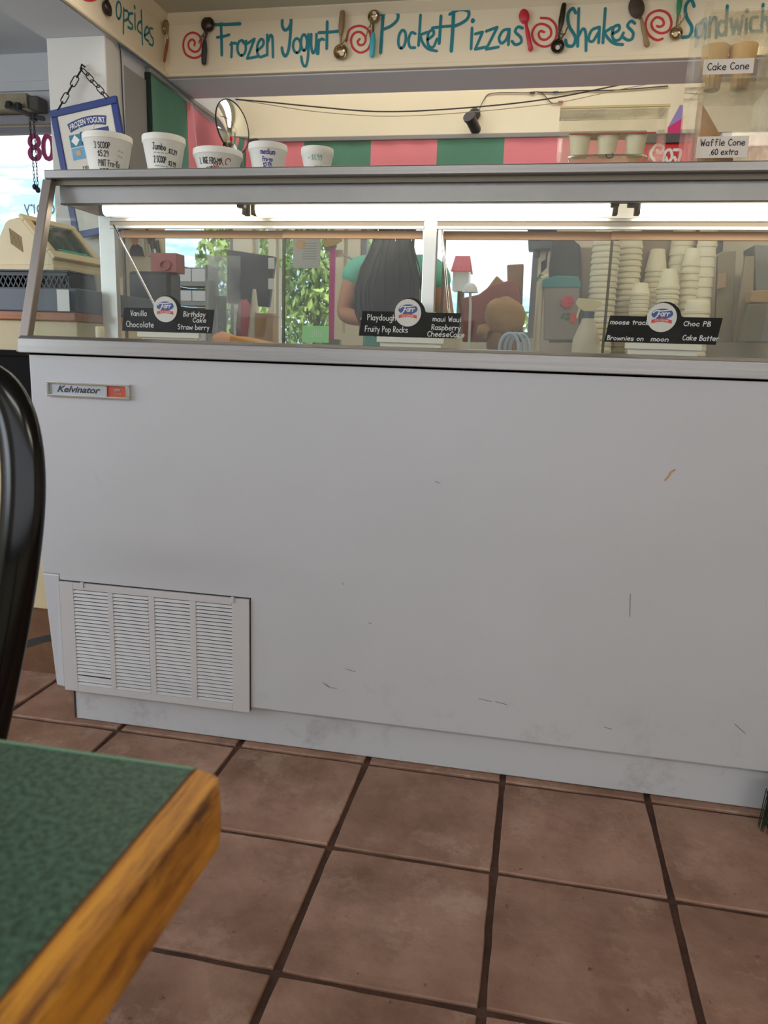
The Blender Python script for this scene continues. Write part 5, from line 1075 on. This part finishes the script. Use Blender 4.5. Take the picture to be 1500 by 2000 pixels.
tb = slab('gift_bag', 'grey bag with teal top and red rose in front of the black machine', 'bag', [(1062, 664), (1062, 560), (1132, 560), (1130, 664)], 1.93, .07, mat('grey_bag', (142, 134, 124), .6))
q = [P(1058, 562, 1.925), P(1060, 545, 1.925), P(1090, 538, 1.925), P(1130, 540, 1.925), P(1136, 562, 1.925)]; MB().prism(q, (0, .08, 0)).build('teal_top', mat('teal_cloth', (64, 140, 142), .8), tb, bevel=.006)
rc_ = P(1108, 590, 1.925); ros = MB()
for k in range(7): a = 2*math.pi*k/7; ros.lathe([(0, .006), (.011, .004), (.013, 0), (0, -.001)], 12, rc_+Vector((.017*math.cos(a), -.002, .017*math.sin(a))), Matrix.Rotation(math.pi/2, 3, 'X'))
ros.lathe([(0, .009), (.012, .006), (.014, 0), (0, -.001)], 12, rc_, Matrix.Rotation(math.pi/2, 3, 'X')); ros.build('rose', mat('rose_red', (200, 40, 72), .7), tb, smooth=True)
b = MB()
for k, (du, dv2) in enumerate(((-6, 30), (4, 33), (-2, 24), (6, 24))): c_ = P(1104+du, 590+dv2, 1.926); b.add([c_+Vector((-.012, 0, 0)), c_+Vector((0, 0, -.006)), c_+Vector((.012, 0, .003)), c_+Vector((0, 0, .008))], [(0, 1, 2, 3)])
b.build('rose_leaves', mat('rose_leaf', (40, 110, 60), .7), tb); 
e = [P(1120+7*math.cos(t), 621+11*math.sin(t), 1.9255) for t in [2*math.pi*k/16 for k in range(16)]]; MB().add(e, [list(range(16))]).build('red_bud', mat('rose_orange', (206, 74, 56), .7), tb)
sp = thing('pipe_stand', 'cream pipe stand left of the grey bag', 'stand', (P(1054, 600, 1.95).x, 1.95, ZK)); b = MB(); x_ = 0; h = P(1054, 545, 1.95).z-ZK
b.tube([(0, 0, .0005), (0, 0, h)], .013, 12).tube([(-.0, 0, h), (.03, 0, h+.012)], .012, 12); b.build('pipe', mat('cream_pipe', (206, 196, 168), .5), sp, smooth=True, local=True); MB().box(-.03, .03, -.03, .03, .0005, .02).build('pipe_foot', MC['cream_pipe'], sp, local=True)
slab('grey_carton', 'tall plain grey carton left of the cup stacks', 'box', [(1136, 668), (1134, 482), (1168, 482), (1168, 668)], 2.18, .10, mat('carton_grey', (158, 148, 128), .7))
pl = slab('leaf_sprig', 'green sprig behind the pipe stand', 'plant', [(1046, 548), (1054, 534), (1064, 538), (1070, 552)], 2.04, .01, mat('sprig_green', (80, 150, 100), .8), .001, down=False)
# spray bottle standing on the cabinet's rear deck
sb = P(1146, 666, .52); r = thing('spray_bottle', 'translucent spray bottle with navy collar and cream trigger head', 'bottle', (sb.x, .54, .945))
h = P(1146, 622, .54).z-.945; SBM = mat('frosted_bottle', (206, 198, 176), .4, trans=.25)
MB().lathe([(0, .0005), (.036, .0005), (.038, .006), (.036, h*.55), (.018, h*.95), (.015, h), (0, h)], 28).build('bottle_body', SBM, r, smooth=True, local=True)
MB().lathe([(0, h), (.015, h), (.0155, h+.018), (0, h+.018)], 20).build('collar', mat('navy_collar', (52, 66, 98), .5), r, smooth=True, local=True)
b = MB(); z_ = h+.018; b.prism([(-.036, -.008, z_+.022), (-.030, -.008, z_+.012), (-.012, -.008, z_), (.012, -.008, z_), (.020, -.008, z_+.010), (.034, -.008, z_+.016), (.030, -.008, z_+.026), (0, -.008, z_+.032), (-.030, -.008, z_+.034)], (0, .016, 0)); b.build('spray_head', mat('cream_trigger', (218, 206, 160), .5), r, local=True, bevel=.002)
MB().prism([(-.026, -.005, z_+.012), (-.020, -.005, z_+.012), (-.028, -.005, z_-.018), (-.032, -.005, z_-.016)], (0, .01, 0)).build('trigger', MC['cream_trigger'], r, local=True)
# cup stacks: every upside-down cup is a thing of its own
NC = 0
ORD = 'topmost second third fourth fifth sixth seventh eighth ninth tenth eleventh twelfth thirteenth fourteenth fifteenth sixteenth seventeenth eighteenth nineteenth twentieth'.split()+['twenty-%s' % w for w in 'first second third fourth fifth sixth seventh eighth ninth'.split()]+['thirtieth']+['thirty-%s' % w for w in 'first second third fourth fifth sixth seventh eighth ninth'.split()]
def cup_proto(R, r0, H):
    b = MB(); b.lathe([(R, 0), (R, .010), (R*.96, .011), (r0, H-.004), (r0*.93, H), (0, H), (0, H-.004), (r0*.9, H-.006), (R*.92, .004), (R*.93, 0)], 24)
    return b
def stack(name, where, u, v_top, v_bot, Y, wpx, taper, H, step, zb=ZK):
    global NC
    p = P(u, v_top, Y); R = wpx/2*(p-CAM).dot(FW)/FOC; top = p.z; n = max(1, int((top-zb-H)/step)+1); z0 = zb+.0008; step = (top-z0-H)/(n-1) if n > 1 else step
    pr = None
    for k in range(n):
        lab = '%s cup from the top %s' % (ORD[n-1-k], where)
        if pr is None:
            o = cup_proto(R, R*taper, H).build('stacked_cup', FOAMC, smooth=True); pr = o
        else: o = pr.copy(); COL.objects.link(o)
        o.location = (p.x+random.uniform(-.0006, .0006), Y, z0+k*step); tag(o, lab, 'cup', name); NC += 1
stack('cups in the first tall stack', 'of the tall stack beside the spray bottle', 1188, 436, 665, 1.97, 54, .74, .095, .024)
stack('cups in the second tall stack', 'of the second tall stack from the spray bottle', 1238, 440, 660, 2.10, 44, .62, .10, .024)
stack('cups in the third stack', 'of the third stack, plain cone at its tip', 1285, 487, 660, 2.18, 42, .66, .10, .022)
stack('small cups in front', 'of the short narrow stack left of the logo', 1252, 553, 660, 1.98, 38, .70, .055, .016)
stack('cups in the domed stack', 'of the stack rising right behind the logo', 1309, 526, 660, 2.02, 44, .60, .085, .02)
stack('cups in the wide stack', 'of the widest tall stack behind the logo', 1338, 436, 660, 2.19, 48, .86, .10, .04)
stack('cups in the slim right stack', 'of the slim stack before the widest stack', 1354, 486, 660, 2.09, 36, .78, .075, .03)
stack('bowls at the right', 'of the low wide bowl stack', 1364, 587, 660, 1.94, 50, .88, .055, .02)
stack('cups at the far right', 'of the half hidden stack furthest right', 1386, 436, 660, 2.10, 38, .84, .10, .04)
# right-hand shelf clutter
SH = [('grey_cabinet', 'grey metal cabinet at the far right behind the glass', 'cabinet', [(1478, 668), (1474, 478), (1560, 482), (1560, 668)], 2.12, .2, (140, 140, 134)),
      ('leaning_board', 'tan board leaning at the right, right of the dark gap', 'board', [(1432, 668), (1456, 500), (1474, 500), (1468, 668)], 2.05, .03, (150, 136, 108)),
      ('leaning_board', 'wide brown grey board leaning right of the cup stacks', 'board', [(1396, 668), (1402, 500), (1412, 492), (1438, 490), (1430, 668)], 2.10, .03, (140, 128, 100)),
      ('cardboard_sheet', 'small peach cardboard piece on the leaning board', 'card', [(1400, 565), (1402, 535), (1420, 532), (1418, 562)], 2.07, .012, (168, 136, 104)),
      ('wooden_crate', 'light brown crate low at the far right', 'crate', [(1466, 590), (1468, 568), (1510, 566), (1510, 592)], 1.93, .1, (170, 138, 98)),
      ('olive_tub', 'olive tub slanting at the bottom right behind the glass', 'tub', [(1442, 668), (1464, 594), (1500, 592), (1486, 668)], 1.90, .04, (110, 104, 76)),
      ('dark_bottle', 'dark bottle shape at the top right of the cup stacks', 'bottle', [(1394, 500), (1392, 462), (1414, 456), (1412, 490)], 2.2, .06, (70, 68, 66))]
for nm, lab, cat, px, Y, th, colr in SH:
    slab(nm, lab, cat, px, Y, th, mat('m_'+nm+str(colr[0]), colr, .7, var=.08, scale=10), .004, down=nm not in ('cardboard_sheet', 'wooden_crate', 'dark_bottle'))
# ================================================================== PERSON behind the glass, back turned
SKIN = mat('skin', (204, 148, 118), .55, var=.04, scale=12); HAIR = mat('dark_hair', (24, 20, 20), .45, var=.3, scale=5, stretch=(6, 6, 1), bump=.15, bscale=20)
SHIRT = mat('teal_shirt', (116, 204, 176), .8, bump=.15, bscale=18); TROU = mat('dark_trousers', (42, 44, 56), .85); SHOE = mat('dark_shoe', (36, 34, 34), .6)
px_ = P(776, 560, 1.45).x
per = thing('person', 'person with long dark hair and teal T-shirt, back turned, left hand behind waist', 'person', (px_, 1.42, 0))
def skin_mesh(name, chains, m, parent, sub=2, local=True):
    """chains: list of lists of (x,y,z,r) - joined where coordinates coincide; the first vertex is the root"""
    vs = []; es = []; rs = []; idx = {}; roots = set()
    for ch in chains:
        prev = None; fresh = True
        for (x, y, z, r) in ch:
            k = (round(x, 4), round(y, 4), round(z, 4))
            if k not in idx:
                idx[k] = len(vs); vs.append((x, y, z)); rs.append(r)
                if prev is None: roots.add(idx[k])
            if prev is not None and prev != idx[k]: es.append((prev, idx[k]))
            prev = idx[k]
    me = bpy.data.meshes.new(name); me.from_pydata(vs, es, []); me.materials.append(m)
    o = bpy.data.objects.new(name, me); COL.objects.link(o)
    md = o.modifiers.new('skin', 'SKIN'); md.use_smooth_shade = True; md.branch_smoothing = .4
    if not me.skin_vertices: me.skin_vertices.new()
    for i, sv in enumerate(me.skin_vertices[0].data):
        rr = rs[i]; sv.radius = rr if isinstance(rr, tuple) else (rr, rr); sv.use_root = i in roots; sv.use_loose = False
    s_ = o.modifiers.new('sub', 'SUBSURF'); s_.levels = sub; s_.render_levels = sub
    o.parent = parent; return o
pel = (0, 0, .86, .125)
def hand(wx, wy, wz, d, side, curl):
    """five finger chains rooted in the palm at the wrist; d = direction of the fingers, side = spread direction"""
    d = Vector(d).normalized(); side = Vector(side).normalized(); cu = d.cross(side).normalized()*curl; w = Vector((wx, wy, wz)); out = []
    for k, (off, L) in enumerate(((-.024, .062), (-.008, .074), (.008, .070), (.023, .056))):
        a = w+d*.05+side*off; b = w+d*.085+side*off*1.1; c = b+d*L*.5+cu*.012; e = c+d*L*.42+cu*.03
        out.append([(*a, .010), (*b, .0092), (*c, .0085), (*e, .0065)])
    a = w+d*.025+side*-.018; b = w+d*.050+side*-.042; c = b+d*.032+side*-.008+cu*.012; out.append([(*a, .011), (*b, .0095), (*c, .0075)])
    return out
LE, LW = (-.195, -.045, 1.105), (-.075, -.150, 1.085); RE, RW = (.205, .02, 1.08), (.15, .20, 1.10)
ch = [[pel, (0, -.005, 1.0, .105), (0, -.01, 1.14, .115), (0, -.012, 1.27, .105), (0, -.01, 1.335, .065), (0, 0, 1.385, .047), (0, .012, 1.425, .052), (0, .02, 1.475, .076), (0, .015, 1.525, .078), (0, .01, 1.565, .05)],
      [(0, -.012, 1.27, .105), (-.10, -.015, 1.30, .062), (-.155, -.02, 1.285, .052), (-.178, -.03, 1.19, .042), (*LE, .036), (-.135, -.105, 1.092, .032), (*LW, .024), (-.035, -.165, 1.085, .020)],
      [(0, -.012, 1.27, .105), (.10, -.015, 1.30, .062), (.155, -.015, 1.285, .052), (.182, 0, 1.18, .042), (*RE, .036), (.18, .11, 1.09, .032), (*RW, .024), (.14, .24, 1.105, .020)],
      [pel, (-.085, 0, .80, .088), (-.09, .01, .46, .056), (-.09, -.01, .28, .050), (-.09, -.015, .09, .034), (-.09, .06, .035, .032), (-.09, .12, .03, .024)],
      [pel, (.085, 0, .80, .088), (.09, .01, .46, .056), (.09, -.01, .28, .050), (.09, -.015, .09, .034), (.09, .06, .035, .032), (.09, .12, .03, .024)]]
ch += hand(*LW, (.93, -.25, -.1), (.1, .1, 1), .6) + hand(*RW, (-.2, .97, .1), (-1, -.2, .2), -.6)
body = skin_mesh('body', ch, SKIN, per)
# face (turned away): nose, eyes, mouth, ears
b = MB().ell((0, .098, 1.478), .012, .016, .018, 12, 8).ell((-.076, .012, 1.478), .010, .018, .028, 12, 8).ell((.076, .012, 1.478), .010, .018, .028, 12, 8); b.build('nose_and_ears', SKIN, per, smooth=True, local=True)
for s in (-1, 1): MB().ell((s*.030, .080, 1.500), .012, .010, .009, 12, 8).build('eye', mat('eye_dark', (40, 36, 36), .2), per, smooth=True, local=True)
MB().ell((0, .090, 1.440), .022, .008, .006, 12, 8).build('mouth', mat('lip', (176, 96, 92), .5), per, smooth=True, local=True)
sch = [[(0, 0, .90, (.138, .122)), (0, -.005, 1.0, (.136, .112)), (0, -.012, 1.14, (.146, .122)), (0, -.012, 1.27, (.118, .108)), (0, -.01, 1.33, .072)],
       [(0, -.012, 1.27, (.118, .108)), (-.10, -.015, 1.305, .070), (-.158, -.02, 1.285, .060), (-.178, -.03, 1.205, .057)],
       [(0, -.012, 1.27, (.118, .108)), (.10, -.015, 1.305, .070), (.158, -.015, 1.285, .060), (.184, 0, 1.195, .057)]]
skin_mesh('t_shirt', sch, SHIRT, per)
skin_mesh('trousers', [[(0, 0, .865, .136), (-.085, 0, .80, .100), (-.09, .01, .46, .070), (-.09, -.012, .12, .056)], [(0, 0, .865, .136), (.085, 0, .80, .100), (.09, .01, .46, .070), (.09, -.012, .12, .056)]], TROU, per)
for s in (-.09, .09):
    b = MB(); b.lathe([(0, .001), (.045, .001), (.046, .02), (.040, .05), (.030, .075), (0, .082)], 20, (s, .05, 0), Matrix.Diagonal((1, 2.6, 1))); b.build('shoe', SHOE, per, smooth=True, local=True)
# hair: cap plus a long fall down the back, with loose strands
b = MB(); rings = [(1.618, .005, .012, .012), (1.606, .0, .050, .060), (1.575, -.006, .074, .086), (1.53, -.020, .080, .086), (1.47, -.036, .077, .074), (1.41, -.060, .068, .056), (1.35, -.092, .078, .044), (1.28, -.120, .104, .042), (1.20, -.136, .124, .038), (1.13, -.146, .122, .034), (1.075, -.152, .098, .028), (1.04, -.152, .05, .016)]
n = 40; vs = []
for z, cy, rx, ry in rings:
    for k in range(n):
        a = 2*math.pi*k/n; w = 1+(.045*math.sin(a*7+z*9)+.03*math.sin(a*13-z*15) if z < 1.55 else 0); vs.append((.008*math.sin(z*14)+rx*w*math.cos(a), cy+ry*w*math.sin(a), z+(.02*math.sin(a*5) if z < 1.1 else 0)))
b.add(vs, [(j*n+k, j*n+(k+1) % n, (j+1)*n+(k+1) % n, (j+1)*n+k) for j in range(len(rings)-1) for k in range(n)]+[list(range(n)), [(len(rings)-1)*n+k for k in range(n)]])
hair = b.build('hair', HAIR, per, smooth=True, local=True)
b = MB(); rr = random.Random(5)
for k in range(22):
    a = math.radians(rr.uniform(185, 355)); pts = []
    e = rr.uniform(.0, .9)
    for z, cy, rx, ry in rings[3:9+int(rr.random()*3)]: pts.append((rx*1.04*math.cos(a)+.006*math.sin(z*20+k), cy+ry*1.06*math.sin(a), z-.01*e))
    b.tube(smooth_path(pts, 3), .0022, 5)
b.build('hair_strands', HAIR, hair, smooth=True, local=True)

# ================================================================== FOREGROUND: chair and table
chair = thing('cafe_chair', 'glossy black hoop back chair at the left behind the green table', 'chair', (-.11, -1.08, 0))
def hoop(path, wx, ty, name, m):
    """flat bent bar: width wx across the path (in the plane of the back), thickness ty"""
    pts = smooth_path([Vector(p) for p in path], 6); b = MB(); vs = []; n = 20
    for i, p in enumerate(pts):
        t = (pts[min(i+1, len(pts)-1)]-pts[max(i-1, 0)]).normalized(); s_ = t.cross(Vector((0, 1, 0))).normalized(); q = s_.cross(t)
        for k in range(n):
            a = 2*math.pi*k/n; ca, sa = math.cos(a), math.sin(a); vs.append(p+s_*(wx/2*ca)+q*(ty/2*sa))
    N = len(pts); b.add(vs, [(i*n+k, i*n+(k+1) % n, (i+1)*n+(k+1) % n, (i+1)*n+k) for i in range(N-1) for k in range(n)]+[list(range(n)), [(N-1)*n+k for k in range(n)]])
    return b.build(name, m, chair, smooth=True)
yb_ = lambda z: -.90+.08*(z-.45)/.5
half = [(.012, .20), (.018, .40), (.040, .52), (.064, .66), (.074, .78), (.064, .86), (.036, .906), (-.02, .922)]
cxm = -.11
path = [(x, yb_(z), z) for x, z in half]+[(cxm, yb_(.926), .926)]+[(2*cxm-x, yb_(z), z) for x, z in reversed(half)]
hoop(path, .056, .034, 'back_hoop', BLACKG)
hoop([(cxm-.15, yb_(.70), .71), (cxm, yb_(.70)-.01, .70), (cxm+.15, yb_(.70), .71)], .05, .016, 'cross_rail', BLACKG)
for k in (-1, 0, 1): MB().tube([(cxm+k*.06, yb_(.46), .45), (cxm+k*.07, yb_(.70), .70)], .009, 10).build('back_spindle', BLACKG, chair, smooth=True)
MB().lathe([(0, .435), (.19, .435), (.205, .445), (.205, .462), (.19, .472), (0, .475)], 36, (cxm, -1.07, 0)).build('seat', BLACKG, chair, smooth=True)
for s in (-1, 1):
    MB().tube([(cxm+s*.125, -.905, .30), (cxm+s*.15, -.87, .001)], [.016, .012], 12).build('leg', BLACKG, chair, smooth=True)
    MB().tube([(cxm+s*.14, -1.20, .44), (cxm+s*.17, -1.24, .001)], [.016, .012], 12).build('leg', BLACKG, chair, smooth=True)
LAM = mat('green_laminate', (26, 56, 42), .45, scale=260, col2=(72, 108, 86), pos=(.38, .66)); OAK = mat('oak_edge', (190, 122, 30), .45, scale=7, col2=(224, 158, 52), stretch=(14, .9, 5), pos=(.3, .7))
add_speck(OAK, (118, 66, 18), 6, .46, .60, .8); add_speck(OAK, (70, 36, 12), 15, .56, .66, .85)
tb = thing('cafe_table', 'table with speckled green laminate top and worn yellow wood edge', 'table', (.1, -1.7, 0))
b = MB(); b.prism([(-.45, -2.1, .742), (.499, -2.1, .742), (.499, -1.2945, .742), (-.45, -1.2945, .742)], (0, 0, -.004)); b.build('laminate_top', LAM, tb)
MB().box(-.45, .4985, -2.1, -1.296, .704, .7378).build('top_core', mat('table_core', (120, 92, 60), .7), tb)
MB().box(-.45, .4996, -1.2945, -1.2925, .737, .7425).build('laminate_lip', mat('laminate_lip', (110, 146, 120), .5), tb)
pts = [(.500, -2.1), (.5165, -2.1)]+[(.5165, -1.3035)]+[(.5165-.011+.011*math.cos(math.radians(a)), -1.3035+.011*math.sin(math.radians(a))) for a in (20, 40, 60, 80)]+[(.500, -1.2915)]
b = MB(); zs = [(.742, .002), (.7405, .0), (.735, -.0005), (.715, -.001), (.703, .0), (.698, .004)]; vs = []
for z, ins in zs: vs += [(x-ins if x > .5 else x, y-(ins if y > -1.31 else 0), z) for x, y in pts]
N = len(pts); b.add(vs, [(j*N+k, j*N+(k+1) % N, (j+1)*N+(k+1) % N, (j+1)*N+k) for j in range(len(zs)-1) for k in range(N)]+[list(range(N)), [(len(zs)-1)*N+k for k in range(N)]])
b.build('wood_edge', OAK, tb)
MB().box(.4988, .5002, -2.1, -1.293, .7395, .7424).build('edge_seam', mat('edge_seam', (86, 52, 28), .7), tb)
MB().lathe([(0, .001), (.22, .001), (.22, .012), (.05, .035), (.035, .06), (.035, .69), (.10, .702), (0, .703)], 24, (.02, -1.70, 0)).build('pedestal', BLACK, tb, smooth=True)
# edge of a dark bristly broom head at the lower right
q = P(1472, 1572, -.02); br = thing('broom', 'dark green bristle brush peeking in at the lower right by the toe kick', 'broom', (q.x+.11, -.05, 0))
MB().box(q.x+.02, q.x+.24, -.075, -.03, .085, .115).build('broom_head', BLACK, br, bevel=.005); MB().tube([(q.x+.13, -.05, .11), (q.x+.16, -.02, .9)], .011, 10).build('broom_handle', mat('broom_handle', (110, 90, 60), .5), br, smooth=True)
b = MB(); rr = random.Random(2)
for k in range(260):
    x, y = q.x+.012+rr.random()*.235, -.075+rr.random()*.045; b.tube([(x, y, .088), (x+rr.uniform(-.012, .012), y+rr.uniform(-.012, .012), .003)], .0012, 3)
o = b.build('bristles', mat('bristle', (46, 60, 40), .8), br); o['kind'] = 'stuff'
